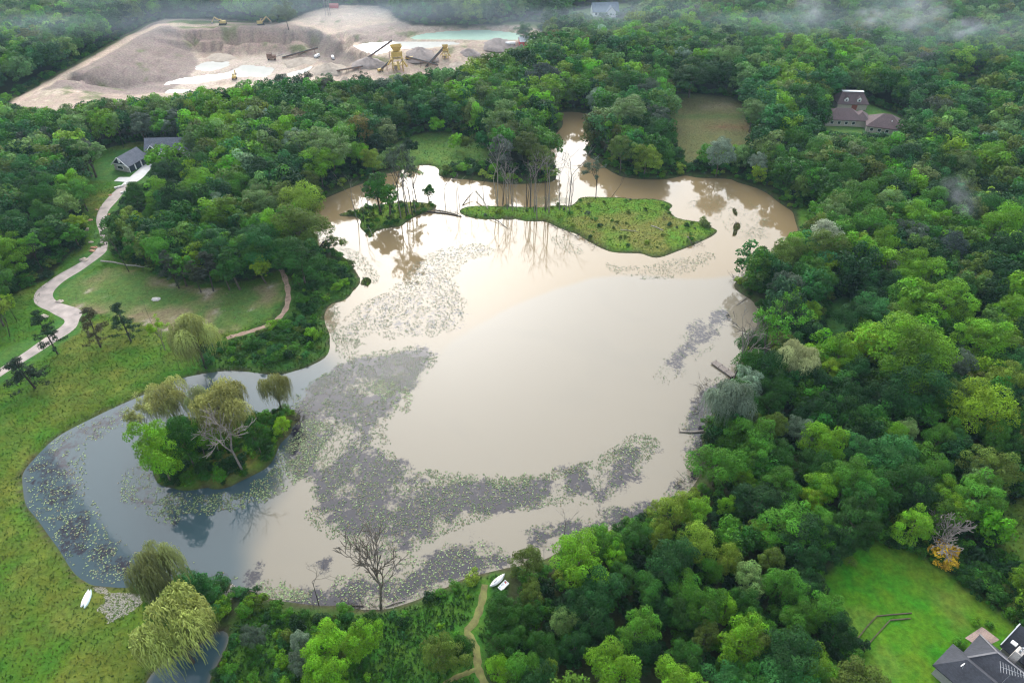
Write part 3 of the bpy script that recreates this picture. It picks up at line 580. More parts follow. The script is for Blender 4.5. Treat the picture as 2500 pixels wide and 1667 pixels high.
def make_pine(seed, Rr=3.4, Hh=11.0, bare=.35):
    rg = np.random.default_rng(seed); mb = MB(); lean = rg.normal(size=2) * .5
    top = Vector((lean[0], lean[1], Hh)); b0 = Vector((0, 0, -.3)); mb.tube(b0, b0.lerp(top, .5), .2, .14, 6); mb.tube(b0.lerp(top, .5), top, .14, .04, 6)
    cl = []
    for k in range(30):
        t = bare + (1 - bare) * (k + rg.random()) / 30; a = rg.random() * 6.28; ln = Rr * (1.05 - .78 * (t - bare) / (1 - bare)) * (.55 + .5 * rg.random())
        s = b0.lerp(top, t); e = s + Vector((math.cos(a) * ln, math.sin(a) * ln, .12 * ln + rg.normal() * .3)); mb.tube(s, e, .05, .02, 4, False)
        for q in (.55, .8, 1.0): cl.append((np.array(s.lerp(e, q)) + rg.normal(size=3) * .15, .42 + .3 * rg.random()))
    cl.append((np.array(top), .5))
    L = clump_leaves(rg, cl, 42, .22, .5, .5, .35, .3, -.7)
    proto('pine', [('crown', leaf_mesh('crown', L, NEEDLE, rg, .28)), ('trunk', mb.mesh('trunk', BARK_DARK))], Rr, Hh)
for s in range(4): make_pine(330 + s, bare=.22 + .08 * s)

def grow(mb, rg, p, d, ln, r, dep, spread, ends, bend=.16, kids=3):
    n = 3; q = p
    for k in range(n):
        d = (d + Vector(rg.normal(size=3)) * bend + Vector((0, 0, .05))).normalized(); e = q + d * ln / n
        mb.tube(q, e, max(.032, r * (1 - .25 * k / n)), max(.025, r * (1 - .25 * (k + 1) / n)), 6 if dep > 2 else (4 if dep > 1 else 3), dep > 2); q2 = q; q = e
        if dep > 0 and k > 0:
            for _ in range(kids - 1 if k < n - 1 else kids):
                if rg.random() < .8:
                    nd = (d + Vector(rg.normal(size=3)) * spread).normalized(); grow(mb, rg, q2.lerp(e, rg.random()), nd, ln * (.45 + .3 * rg.random()), r * (.42 + .15 * rg.random()), dep - 1, spread, ends, bend, kids)
    if dep <= 1: ends.append(np.array(q))
def make_dead(seed, kind='dead', Hh=11.0, r=.22, dep=3, spread=.55, mtl=None, leafy=0.0, kids=2, up=.6, trunk_f=.5):
    rg = np.random.default_rng(seed); mb = MB(); ends = []
    d = Vector((rg.normal() * .08, rg.normal() * .08, 1)).normalized(); b0 = Vector((0, 0, -.3)); tp = b0 + d * Hh * trunk_f
    mb.tube(b0, b0.lerp(tp, .5), r, r * .85, 7); mb.tube(b0.lerp(tp, .5), tp, r * .85, r * .68, 7)
    tr = MB(); tr.v, tr.f = mb.v[:], mb.f[:]; mb = MB()
    for k in range(4 if kind != 'snag' else 2):
        a = 6.28 * k / 4 + rg.random(); nd = Vector((math.cos(a) * (1 - up), math.sin(a) * (1 - up), up)).normalized()
        grow(mb, rg, tp.lerp(b0, .0 if k < 2 else .25 * rg.random()), nd, Hh * (.30 + .12 * rg.random()), r * .5, dep - 1, spread, ends, kids=kids)
    parts = [('trunk', tr.mesh('trunk', mtl)), ('branches', mb.mesh('branches', mtl))]
    if leafy:
        rgs = [e for e in ends if rg.random() < leafy]; cl = [(e, (.45 if kind == 'sparse' else .75) + .4 * rg.random()) for e in rgs]
        if cl: parts.append(('crown', leaf_mesh('crown', clump_leaves(rg, cl, 34 if kind == 'sparse' else 64, .17, .3, .9, .2), LEAF, rg)))
    proto(kind, parts, Hh * .35, Hh)
for s in range(3): make_dead(400 + s, 'dead', mtl=mat('bark_brown', (.13, .11, .085), .95, .3, 2, .4) if s != 1 else BARK_GREY, dep=4, kids=3, up=.80, spread=.38, r=.15, trunk_f=.45)
for s in range(4): make_dead(410 + s, 'snag', Hh=17, r=.14, dep=3, spread=.35, mtl=(BARK_GREY, BARK_DARK, BARK_GREY, BARK_PALE)[s], up=.85, trunk_f=.62)
for s in range(2): make_dead(420 + s, 'half_dead', Hh=13, dep=4, mtl=BARK_GREY, leafy=.6, up=.7, kids=2)
make_dead(430, 'dead_bush', Hh=6, r=.12, dep=4, mtl=BARK_GREY, spread=.4, up=.78, trunk_f=.12, kids=3)
for s in range(2): make_dead(440 + s, 'sapling', Hh=3.2, r=.04, dep=2, mtl=BARK_DARK, spread=.5, up=.8, trunk_f=.4)
for s in range(2): make_dead(450 + s, 'sparse', Hh=15, r=.16, dep=4, mtl=BARK_DARK, leafy=.8, up=.85, spread=.4, trunk_f=.5)

TREES_IN = []        # (x, y, radius) of everything planted so far
def plant(kind, x, y, scale, name, label, cat, group=None, tint='mid', rz=None, v=None, hs=1.0, z=None, tilt=(0, 0), part_names=None):
    parts, Rr, Hh = PROTO[kind][int(rng.integers(len(PROTO[kind]))) if v is None else v % len(PROTO[kind])]
    o = thing(name, label, cat, (x, y, (H(x, y) if z is None else z) - .05), 0, group, (scale, scale, scale * hs))
    o.rotation_euler = (tilt[0], tilt[1], rng.random() * 6.28 if rz is None else rz)
    tc_ = TINT[tint] if isinstance(tint, str) else tint
    for pn, me in parts:
        c = link((part_names or {}).get(pn, pn), me, o)
        if pn == 'crown':
            j = (1 + .10 * rng.normal()) * (1 + .025 * rng.normal(size=3)); c.color = (*np.clip(np.array(tc_) * j, 0, 1), 1)
    return o
# ================================================================ planting
# ---- hero trees: crown centres and radii read in the photo (tile offset, x, y, r, tint, kind)
HERO = []
def hero(ox, oy, rows):
    for r in rows:
        x, y, rad, tint = r[:4]; HERO.append((ox + x / 3.36, oy + y / 3.36, rad / 3.36, tint, r[4] if len(r) > 4 else 'broad'))
hero(1800, 800, [(1380, 130, 300, 'bright'), (1080, 130, 170, 'lime'), (1450, 260, 260, 'bright'), (2000, 640, 225, 'lime'), (2040, 90, 190, 'bright'), (1480, 430, 240, 'dark'), (720, 930, 160, 'bright'), (640, 1130, 140, 'mid'), (1010, 1000, 150, 'blue_green'),
    (150, 1040, 145, 'green'), (1270, 900, 115, 'bright'), (1680, 910, 120, 'green'), (920, 1210, 190, 'green'), (1990, 1240, 135, 'pale'), (2090, 1150, 190, 'olive'), (760, 340, 100, 'lime'), (90, 450, 120, 'silver'),
    (880, 560, 170, 'dark'), (1200, 560, 150, 'dark'), (620, 440, 140, 'dark'), (280, 620, 110, 'mid'), (90, 760, 100, 'olive'), (300, 810, 120, 'olive'), (1340, 1260, 190, 'mid'), (1080, 1380, 170, 'mid'), (340, 1270, 150, 'green'),
    (930, 680, 150, 'mid'), (510, 830, 110, 'grey'), (1390, 850, 100, 'pale'), (1640, 650, 110, 'green'), (2200, 420, 150, 'yellow_green'), (2120, 860, 130, 'green'), (1620, 1200, 150, 'green'), (1700, 1350, 140, 'bright'), (1780, 1500, 130, 'lime'), (620, 1400, 90, 'lime'), (1850, 300, 120, 'grey'),
    (350, 1050, 130, 'mid'), (60, 1250, 90, 'bright'), (1820, 950, 110, 'blue_green'), (2320, 800, 120, 'mid'), (980, 350, 120, 'dark'), (2280, 1000, 120, 'mid'), (1500, 1380, 150, 'dark')])
hero(1200, 1200, [(720, 540, 215, 'bright'), (290, 570, 130, 'olive'), (900, 800, 175, 'blue_green'), (1590, 800, 150, 'green'), (1020, 1450, 205, 'bright'), (1540, 1590, 200, 'bright'), (2110, 720, 135, 'pale'), (2160, 1090, 125, 'green'), (1930, 940, 100, 'bright'),
    (1230, 1140, 175, 'green'), (1760, 1180, 120, 'olive'), (600, 1060, 115, 'pale'), (1490, 150, 150, 'yellow_green'), (1660, 160, 130, 'bright'), (1400, 340, 110, 'yellow_green'), (1180, 350, 125, 'mid'), (1700, 420, 150, 'yellow_green'), (1950, 560, 115, 'yellow_green'),
    (1480, 560, 190, 'dark'), (1080, 680, 110, 'mid'), (1800, 650, 100, 'green'), (1940, 110, 75, 'bright'), (150, 1010, 120, 'mid'), (330, 850, 110, 'olive'), (2200, 330, 95, 'yellow_green'), (1020, 520, 100, 'bright'), (1300, 800, 130, 'mid'),
    (2080, 900, 120, 'mid'), (1600, 1350, 130, 'mid'), (1960, 1380, 100, 'green'), (420, 1280, 130, 'mid'), (330, 1000, 110, 'mid'), (60, 760, 90, 'olive'), (700, 1250, 120, 'dark'), (2290, 560, 100, 'olive'), (460, 1470, 90, 'yellow_green'), (120, 1250, 120, 'mid'), (1250, 1320, 130, 'dark'), (1380, 950, 110, 'dark')])
hero(600, 1200, [(650, 1250, 165, 'bright'), (950, 1200, 160, 'bright'), (650, 1490, 165, 'bright'), (440, 1240, 90, 'silver'), (60, 1180, 95, 'grey'), (420, 1090, 65, 'deep'), (1620, 1330, 170, 'olive'), (440, 1420, 90, 'grey'), (1780, 1300, 110, 'mid'), (2090, 980, 140, 'mid'), (2010, 880, 80, 'green'), (2200, 1120, 120, 'mid'), (2080, 1450, 110, 'bright')])
hero(1800, 400, [(780, 430, 130, 'pale'), (700, 610, 150, 'whitish'), (1200, 660, 140, 'bright'), (1080, 500, 160, 'green'), (1620, 490, 130, 'bright'), (1420, 840, 150, 'bright'), (1560, 900, 160, 'bright'), (1720, 1120, 200, 'bright'), (1400, 980, 130, 'bright'), (430, 1010, 130, 'grey'),
    (400, 1230, 170, 'dark'), (1000, 300, 170, 'green'), (950, 1270, 125, 'dark'), (2220, 1200, 140, 'bright'), (400, 740, 150, 'olive'), (620, 900, 140, 'green'), (700, 1010, 110, 'mid'), (1080, 950, 100, 'blue_green'), (1230, 980, 110, 'dark'), (1750, 680, 150, 'plum'), (1930, 560, 110, 'green'), (2180, 500, 170, 'bright'),
    (900, 230, 110, 'pale'), (470, 60, 90, 'whitish'), (170, 130, 60, 'lime'), (2000, 1400, 130, 'bright'), (2050, 300, 110, 'yellow_green'), (1420, 600, 130, 'grey'), (1600, 330, 160, 'green'), (1250, 200, 150, 'green'), (850, 100, 150, 'green'), (1130, 1100, 110, 'dark'), (1350, 1200, 130, 'bright'), (600, 1200, 80, 'lime'),
    (340, 1330, 100, 'dark'), (120, 1480, 110, 'mid')])
hero(1200, 0, [(1120, 940, 190, 'pale'), (1090, 680, 165, 'mid'), (520, 500, 125, 'mid'), (400, 640, 135, 'plum'), (850, 820, 85, 'silver'), (1360, 980, 110, 'grey'), (1080, 1230, 120, 'olive'), (1270, 1290, 115, 'yellow_green'), (130, 1120, 125, 'olive'), (1900, 1290, 135, 'silver'), (2190, 1340, 85, 'silver'), (240, 960, 90, 'olive'),
    (480, 940, 80, 'bright'), (80, 720, 120, 'mid'), (60, 870, 120, 'mid'), (870, 470, 110, 'mid'), (1650, 600, 160, 'mid'), (1900, 500, 130, 'pale'), (1340, 1090, 110, 'mid'), (300, 1210, 130, 'olive'), (400, 1300, 100, 'olive'), (2150, 920, 110, 'pale'), (1280, 770, 110, 'grey')])
hero(600, 0, [(690, 1220, 165, 'pale'), (430, 1150, 105, 'silver'), (600, 1060, 75, 'bright'), (920, 1250, 85, 'bright'), (1080, 1190, 90, 'deep'), (1340, 1190, 55, 'deep'), (300, 680, 80, 'deep'), (490, 680, 80, 'deep'), (660, 680, 80, 'dark'), (950, 670, 80, 'deep'), (190, 1330, 120, 'green'), (380, 1280, 110, 'mid'), (1060, 1310, 90, 'yellow_green'), (1560, 1010, 55, 'bright'), (1940, 1140, 60, 'blue_green'), (520, 1480, 90, 'olive'), (330, 130, 90, 'olive'), (2280, 260, 70, 'mid'), (1730, 1150, 55, 'bright'), (1800, 1160, 50, 'olive')])
hero(600, 400, [(320, 260, 130, 'olive'), (450, 320, 170, 'yellow_green'), (430, 520, 200, 'olive'), (430, 760, 190, 'mid'), (120, 330, 130, 'pale'), (40, 500, 110, 'olive')])
hero(0, 400, [(1300, 210, 120, 'bright'), (1660, 170, 140, 'bright'), (1260, 400, 80, 'green'), (1400, 470, 100, 'bright'), (1540, 560, 90, 'bright'), (1100, 480, 95, 'lime'), (1030, 400, 60, 'yellow_green'), (1790, 350, 110, 'silver'), (2100, 290, 120, 'pale'), (1950, 190, 120, 'green'), (80, 700, 150, 'bright'), (400, 560, 110, 'green'), (650, 230, 110, 'green'), (380, 420, 110, 'mid'), (100, 510, 120, 'mid'), (1760, 580, 100, 'mid'), (1930, 620, 110, 'dark'), (2080, 520, 90, 'green'), (650, 470, 55, 'yellow_green'), (560, 170, 120, 'bright'), (1330, 90, 90, 'dark'), (1100, 230, 80, 'mid'), (1600, 400, 100, 'mid')])
hero(0, 0, [(600, 1250, 120, 'grey'), (700, 1240, 90, 'grey'), (80, 1250, 110, 'mid'), (950, 1010, 70, 'pale'), (1160, 1010, 90, 'grey'), (1330, 1010, 110, 'grey'), (1450, 1060, 80, 'plum'), (1600, 1050, 70, 'grey'), (1820, 1010, 110, 'bright'), (1450, 1300, 70, 'dark'), (1350, 1420, 110, 'dark'), (1640, 1290, 90, 'pale')])

def zone_of(px, py):
    if py > 1150 and px > 1850: return 'wood around the mown lawn'
    if px > 1640 and py > 560: return 'wood on the dock shore'
    if px > 1500 and py > 330: return 'wood below the brown roofed house'
    if px > 1500: return 'woods beyond the marsh'
    if py > 1150: return 'copse beside the beached sailboat'
    if px < 860 and py > 430 and px > 260: return 'wood between driveway and pond'
    if px < 300 and py > 330: return 'wood on the far side of the driveway'
    if px < 1000: return 'wood below the gravel pit'
    return 'wood around the pond inlet'
def size_word(Rr): return 'broad' if Rr > 6 else ('mid-sized' if Rr > 3.8 else 'small')
trees = []                 # (x, y, z, R, H, tint, kind)
for px, py, rp, tint, kind in HERO:
    x, y, z = GT(px, py, 6)
    for _ in range(4):
        Rw = rp * depth_at(x, y, 7) / F; Hw = min(max(2.05 * Rw + 3.0, 3.6), 19); x, y, z = GT(px, py, Hw * .60)
    if S_water(np.array([x]), np.array([y]))[0] > -.5:      # keep crowns that overhang rooted on the bank
        for k in range(40):
            a = k * 2.4; q = .35 * k; xx, yy = x + math.cos(a) * q, y + math.sin(a) * q
            if S_water(np.array([xx]), np.array([yy]))[0] < -1.0: x, y = xx, yy; break
    trees.append([x, y, Rw, Hw, tint, kind, True])
NH = len(trees)
# ---- filling the woods between them
W_CLEARINGS = [w_[0] for k, w_ in enumerate(WZ)] + [W_PIT] + W_ISL
W_NOTREE = [smooth(GP(D(p), .8), 1) for p in ([(0, 700), (60, 660), (115, 640), (150, 590), (195, 560), (190, 500), (150, 560), (100, 600), (60, 610), (0, 640)],
            [(1620, 660), (1700, 660), (1760, 720), (1740, 800), (1660, 840)], [(1560, 1120), (1640, 1000), (1640, 1120), (1560, 1200), (1480, 1230), (1440, 1220)])]
FX, FY = [], []
sp = 5.2
for j, yy in enumerate(np.arange(48, 640, sp * .866)):
    hw = .80 * (yy * CP + CAM_H * SP) + 25
    for xx in np.arange(-hw, hw, sp): FX.append(xx + (j % 2) * sp / 2); FY.append(yy)
FX, FY = np.array(FX) + rng.normal(size=len(FX)) * 1.1, np.array(FY) + rng.normal(size=len(FY)) * 1.1
ok = S_water(FX, FY) < -3.0
for p in W_CLEARINGS: ok &= sdf(p, FX, FY) < -.8
for p in W_NOTREE: ok &= sdf(p, FX, FY) < 0
FX, FY = FX[ok], FY[ok]
hx_, hy_, hr_ = (np.array([t[i] for t in trees]) for i in (0, 1, 2))
far_pal = ['mid', 'green', 'dark', 'mid', 'green', 'olive', 'dark', 'blue_green', 'pale', 'green', 'mid', 'bright']
near_pal = ['mid', 'mid', 'dark', 'green', 'dark', 'olive', 'green', 'bright', 'mid', 'blue_green']
patch = fbm(FX / 40 + 11, FY / 40 + 4, 3)
for x, y, pn in zip(FX, FY, patch):
    Rw = (2.9 + 2.3 * rng.random() ** 1.3) * (1.0 if y < 170 else 1.22)
    if (np.hypot(hx_ - x, hy_ - y) < .55 * (hr_ + Rw)).any(): continue
    if y > 190 and rng.random() < .22: continue
    Hw = min(6.0 + 1.6 * Rw + 2.5 * rng.random() + 3 * (pn - .5), 17)
    if y < 150: Hw *= .8
    pal = far_pal if y > 200 else near_pal
    if rng.random() < (.035 if y > 210 else .004): tint = ['rust', 'yellow_green', 'silver', 'grey', 'pale', 'yellow_green'][int(rng.integers(6))]
    else: tint = pal[int(np.clip((pn - .28) * 2.2 * len(pal) * .5 + rng.random() * len(pal) * .75, 0, len(pal) - 1))]
    trees.append([x, y, Rw, Hw, tint, 'broad', False])
# open views that the photo shows past the treetops: nothing in front may rise into them
VIEWS = [(283, 358, 440, 445), (2008, 262, 2205, 325), (2040, 230, 2125, 270), (1650, 232, 1830, 352), (960, 325, 1195, 400), (1345, 280, 1440, 440), (1395, 8, 1550, 32), (1445, 14, 1518, 48), (2345, 176, 2410, 202), (1950, 490, 1975, 560), (205, 400, 300, 620), (255, 425, 345, 520), (2310, 770, 2395, 850), (2010, 720, 2080, 800), (1130, 50, 1270, 66), (2420, 1210, 2520, 1380), (1990, 1310, 2300, 1400), (390, 44, 600, 62)]
SKY_X = [-100, 0, 40, 100, 200, 300, 400, 520, 640, 760, 900, 1000, 1100, 1180, 1240, 1300, 1320]
SKY_Y = [240, 245, 262, 262, 250, 232, 220, 208, 190, 190, 184, 178, 156, 128, 108, 112, 60]
HARD = [(2232, 1255, 2330, 1335), (2255, 1330, 2335, 1398), (2430, 1230, 2500, 1360), (2010, 1370, 2330, 1600), (1175, 1380, 1262, 1462), (1130, 1430, 1190, 1660), (1735, 888, 1785, 918), (560, 1360, 600, 1667)]
kept = []
for i, t in enumerate(trees):
    x, y, Rw, Hw, hero_ = t[0], t[1], t[2], t[3], t[6]
    bx_, by_ = P(x, y, .7)
    for _ in range(8):                                          # keep the tree line below the pit
        tx, ty = P(x, y, t[3] + .7)
        if sdf(W_PIT, np.array([x]), np.array([y]))[0] < 0 and -100 < tx < 1310 and by_ > np.interp(tx, SKY_X, SKY_Y) > ty + 6 * rng.random() and t[3] > 5 and not hero_: t[3] *= .88; t[2] *= .95
        else: break
    tx, ty = P(x, y, t[3] + .7); rp = t[2] / depth_at(x, y, t[3] * .6) * F * .9
    hit = any(by_ > v_[3] and ty < v_[3] - 4 and by_ - ty > 0 and tx + rp > v_[0] and tx - rp < v_[2] and by_ > v_[1] for v_ in VIEWS)
    if any(by_ > v_[3] - 8 and ty < v_[3] - 4 and tx + rp * .8 > v_[0] and tx - rp * .8 < v_[2] for v_ in HARD): continue
    if hit and not hero_:
        for _ in range(6):                                      # a low young tree may still stand there
            t[3] *= .8; t[2] *= .88; tx, ty = P(x, y, t[3] + .7); rp = t[2] / depth_at(x, y, t[3] * .6) * F * .9
            if not any(by_ > v_[3] and ty < v_[3] - 4 and tx + rp > v_[0] and tx - rp < v_[2] for v_ in VIEWS): break
        else: continue
        if t[3] < 3: continue
    kept.append(t)
trees = kept
# apparent size and whether the photo can see it
def seen(x, y, h, m=0):
    a = P(x, y, .5); b_ = P(x, y, h); return (-m < a[0] < 2500 + m or -m < b_[0] < 2500 + m) and b_[1] < 1667 + m and a[1] > -m
info = []
for t in trees:
    vis = seen(t[0], t[1], t[3]); app = t[2] / depth_at(t[0], t[1], t[3] * .6)
    info.append((app + (.012 if t[6] else 0)) if vis else -1)
order = np.argsort(info)[::-1]
chosen = [i for i in order[:300] if info[i] > 0]; rest = [i for i in range(len(trees)) if i not in set(chosen)]
ORD = 'nearest second third fourth fifth sixth seventh eighth ninth tenth eleventh twelfth thirteenth fourteenth fifteenth sixteenth'.split()
MARK = {'wood around the mown lawn': ('golden shrub', (2294, 1367)), 'wood on the dock shore': ('dock', (1765, 905)), 'wood below the brown roofed house': ('brown roofed house', (2100, 300)), 'woods beyond the marsh': ('brown roofed house', (2100, 300)), 'copse beside the beached sailboat': ('beached sailboat', (1215, 1420)),
        'wood between driveway and pond': ('white trimmed house', (350, 410)), 'wood on the far side of the driveway': ('white trimmed house', (350, 410)), 'wood below the gravel pit': ('yellow screening plant', (970, 168)), 'wood around the pond inlet': ('grassy island', (1450, 560))}
lab_of, bins = {}, {}
for i in chosen:
    x, y, Rw, Hw, tint = trees[i][:5]; zn = zone_of(*P(x, y, Hw * .6)); bins.setdefault((size_word(Rw), TINT_WORD[tint], zn), []).append(i)
for (sz_, tw, zn), mem in bins.items():
    lm, lp = MARK[zn]; lx, ly, _ = GT(*lp); mem.sort(key=lambda i: math.hypot(trees[i][0] - lx, trees[i][1] - ly))
    for q, i in enumerate(mem):
        lab_of[i] = f'{sz_} {tw} broadleaf tree in the {zn}' if len(mem) == 1 else (f'{sz_} {tw} tree {ORD[q]} to the {lm}' if q == 0 else f'{ORD[min(q, 15)]} {sz_} {tw} tree from the {lm}') + {'wood on the far side of the driveway': ', across the driveway', 'woods beyond the marsh': ', beyond the marsh'}.get(zn, '') * (len(mem) > 1)
for i in chosen:
    x, y, Rw, Hw, tint, kind, h_ = trees[i]
    pxy = P(x, y, Hw * .6); zn = zone_of(*pxy)
    near = depth_at(x, y, 5) < 260
    kind = 'airy' if tint in ('pale', 'silver', 'whitish', 'grey', 'olive') and rng.random() < .75 else 'broad'
    parts, r0, h0 = PROTO[kind][0]
    v = int(rng.integers(len(PROTO[kind]))); h0 = PROTO[kind][v][2]
    plant(kind, x, y, Rw / r0, 'broadleaf_tree', lab_of[i], 'tree', f'broadleaf trees in the {zn}', tint, v=v, hs=(Hw / h0) / (Rw / r0))
# ---- everything smaller: one wood of many trees
protos = bpy.data.collections.new('woodland_prototypes')
for k, (parts, r0, h0) in enumerate(PROTO['far']): protos.objects.link(bpy.data.objects.new(f'woodland_tree_{k:03d}', parts[0][1]))
bush_protos = bpy.data.collections.new('thicket_prototypes')
for k, (parts, r0, h0) in enumerate(PROTO['bush_far']): bush_protos.objects.link(bpy.data.objects.new(f'thicket_bush_{k:03d}', parts[0][1]))
def scatter(name, pts, coll, rots, scl, idxs, tints):
    me = bpy.data.meshes.new(name); me.from_pydata([tuple(p) for p in pts], [], [])
    a = me.attributes.new('rot', 'FLOAT', 'POINT'); a.data.foreach_set('value', np.array(rots, np.float32))
    a = me.attributes.new('scl', 'FLOAT_VECTOR', 'POINT'); a.data.foreach_set('vector', np.array(scl, np.float32).ravel())
    a = me.attributes.new('pick', 'INT', 'POINT'); a.data.foreach_set('value', np.array(idxs, np.int32))
    a = me.attributes.new('tint', 'FLOAT_VECTOR', 'POINT'); a.data.foreach_set('vector', np.array(tints, np.float32).ravel())
    o = link(name, me); ng = bpy.data.node_groups.new(name, 'GeometryNodeTree')
    ng.interface.new_socket('Geometry', in_out='INPUT', socket_type='NodeSocketGeometry'); ng.interface.new_socket('Geometry', in_out='OUTPUT', socket_type='NodeSocketGeometry')
    N, L = ng.nodes, ng.links; gi, go = N.new('NodeGroupInput'), N.new('NodeGroupOutput'); ip = N.new('GeometryNodeInstanceOnPoints'); ci = N.new('GeometryNodeCollectionInfo')
    ci.inputs['Collection'].default_value = coll; ci.inputs['Separate Children'].default_value = True; ci.inputs['Reset Children'].default_value = True
    def na_(nm, ty): q = N.new('GeometryNodeInputNamedAttribute'); q.data_type = ty; q.inputs['Name'].default_value = nm; return q.outputs['Attribute']
    cx = N.new('ShaderNodeCombineXYZ'); L.new(na_('rot', 'FLOAT'), cx.inputs['Z'])
    L.new(gi.outputs[0], ip.inputs['Points']); L.new(ci.outputs[0], ip.inputs['Instance']); ip.inputs['Pick Instance'].default_value = True
    L.new(na_('pick', 'INT'), ip.inputs['Instance Index']); L.new(cx.outputs[0], ip.inputs['Rotation']); L.new(na_('scl', 'FLOAT_VECTOR'), ip.inputs['Scale']); L.new(ip.outputs[0], go.inputs[0])
    md = o.modifiers.new('scatter', 'NODES'); md.node_group = ng; return o
pts, rots, scl, ids, tnt = [], [], [], [], []
for i in rest:
    x, y, Rw, Hw, tint, kind, h_ = trees[i]
    if not seen(x, y, Hw, 260): continue
    k = int(rng.integers(len(PROTO['far']))); _, r0, h0 = PROTO['far'][k]; tnt.append(np.clip(np.array(TINT[tint]) * (1 + .1 * rng.normal(size=3)), 0, 1))
    pts.append((x, y, H(x, y) - .1)); rots.append(rng.random() * 6.28); scl.append((Rw / r0 * 1.05, Rw / r0 * 1.05, Hw / h0)); ids.append(k)
print('broadleaf things', len(chosen), 'woodland', len(pts))
tag(scatter('woodland', pts, protos, rots, scl, ids, tnt), 'dense mixed green woodland stretching away behind the pond', 'woodland', kind='stuff')
# ================================================================ single plants read one by one in the photo
def at(ox, oy, x, y, up=0.0): return GT(ox + x / 3.36, oy + y / 3.36, up)
def size_from(px_h, x, y):      # metres of height of something standing at x, y and px_h pixels tall in the photo
    z0 = H(x, y); y0 = P(x, y, z0)[1]; lo, hi = .3, 40.0
    for _ in range(30):
        m_ = (lo + hi) / 2
        if y0 - P(x, y, z0 + m_)[1] < px_h: lo = m_
        else: hi = m_
    return lo
def single(kind, ox, oy, bx, by, hpx, name, label, cat, group=None, tint='mid', v=None, wide=1.0, tilt=(0, 0), rz=None):
    """base pixel and height in tile pixels"""
    x, y, z = at(ox, oy, bx, by); Hw = size_from(hpx / 3.36, x, y); k = int(rng.integers(len(PROTO[kind]))) if v is None else v % len(PROTO[kind])
    h0 = PROTO[kind][k][2]; s = Hw / h0
    return plant(kind, x, y, s * wide, name, label, cat, group, tint, rz, k, 1 / wide, tilt=tilt)
# willows
def willow(ox, oy, bx, by, Rpx, hpx, label, v, tint='willow', group='willows'):
    x, y, z = at(ox, oy, bx, by); Rw = Rpx / 3.36 * depth_at(x, y, 5) / F; Hw = size_from(hpx / 3.36, x, y); _, r0, h0 = PROTO['willow'][v % 4]
    return plant('willow', x, y, Rw / r0, 'willow_tree', label, 'willow tree', group, tint, None, v, (Hw / h0) / (Rw / r0))
willow(0, 800, 1455, 790, 175, 330, 'weeping willow with a bare lower trunk at the back of the wooded islet', 0)
willow(0, 800, 1960, 900, 250, 440, 'biggest pale weeping willow in the middle of the wooded islet', 1)
willow(0, 800, 1720, 830, 120, 330, 'grey-green willow behind the big willow on the wooded islet', 3, (.16, .19, .08))
willow(600, 800, 300, 690, 125, 300, 'weeping willow with trailing strands on the brushy tip of the wooded islet', 2)
willow(0, 800, 1690, 330, 205, 420, 'pale weeping willow leaning over the bank beside the thicket', 3)
willow(0, 1200, 1490, 1010, 190, 560, 'tall narrow willow with a snapped limb beside the stone patch', 0, (.17, .20, .07))
willow(0, 1200, 1600, 1420, 310, 520, 'spreading yellow-green willow overhanging the small corner pool', 1, (.24, .27, .075))
willow(1200, 800, 1870, 860, 190, 400, 'silvery willow drooping over the weedy water by the dock', 2, (.24, .30, .20))
willow(1800, 800, 420, 480, 170, 350, 'cream tinted willow between the silvery willow and the wood', 0, (.30, .31, .15))
# islet trees
single('broad', 0, 800, 1410, 1285, 520, 'broadleaf_tree', 'rounded lime green tree at the open water end of the wooded islet', 'tree', None, 'bright', 2, .70)
single('broad', 0, 800, 1680, 1060, 270, 'broadleaf_tree', 'slim bright green tree between willows on the wooded islet', 'tree', None, 'bright', 5, .75)
single('broad', 0, 800, 1590, 1130, 400, 'broadleaf_tree', 'dark leafy tree in the heart of the wooded islet', 'tree', None, 'mid', 4, .6)
single('broad', 0, 800, 2150, 1060, 330, 'broadleaf_tree', 'dark green tree beside the grey leafless tree on the wooded islet', 'tree', None, 'mid', 7, .6)
single('broad', 600, 800, 320, 900, 170, 'broadleaf_tree', 'small lime green tree at the waterline of the wooded islet', 'tree', None, 'lime', 1, .65)
single('half_dead', 0, 800, 1250, 960, 300, 'half_dead_tree', 'half-bare tree with brittle arms at the edge of the wooded islet', 'tree', None, 'willow', 0, .85)
single('dead', 0, 800, 1990, 1170, 420, 'dead_tree', 'grey leafless tree with a fan of twigs on the wooded islet', 'dead tree', None, v=1, wide=1.25)
# bare trees on the near shore
single('dead', 600, 1200, 1105, 950, 600, 'dead_tree', 'large leafless tree standing alone on the lily covered near shore', 'dead tree', None, v=0, wide=.9)
single('snag', 600, 1200, 600, 930, 270, 'dead_sapling', 'thin bare sapling on the bank beside the large leafless tree', 'dead tree', None, v=1)
single('snag', 600, 1200, 560, 960, 160, 'dead_sapling', 'short bare sapling in the brush beside the large leafless tree', 'dead tree', None, v=2)
single('snag', 1200, 1200, 590, 400, 250, 'dead_sapling', 'thin grey bare sapling in the shallows by the dark weed patch', 'dead tree', None, v=0)
single('snag', 1200, 1200, 430, 545, 120, 'dead_sapling', 'short bare sapling on the bank near the beached sailboat', 'dead tree', None, v=2)
single('dead', 1200, 800, 1975, 450, 520, 'dead_tree', 'tall bare tree with grey arms reaching over the dock', 'dead tree', None, v=1, wide=.8)
single('dead_bush', 1800, 1200, 1600, 450, 290, 'dead_tree', 'many-stemmed grey leafless tree at the back corner of the mown lawn', 'dead tree', None, wide=1.3)
single('sparse', 1200, 800, 2210, 420, 560, 'sparse_tree', 'thin tall tree with sparse foliage behind the bare tree at the dock', 'tree', None, 'green', 0)
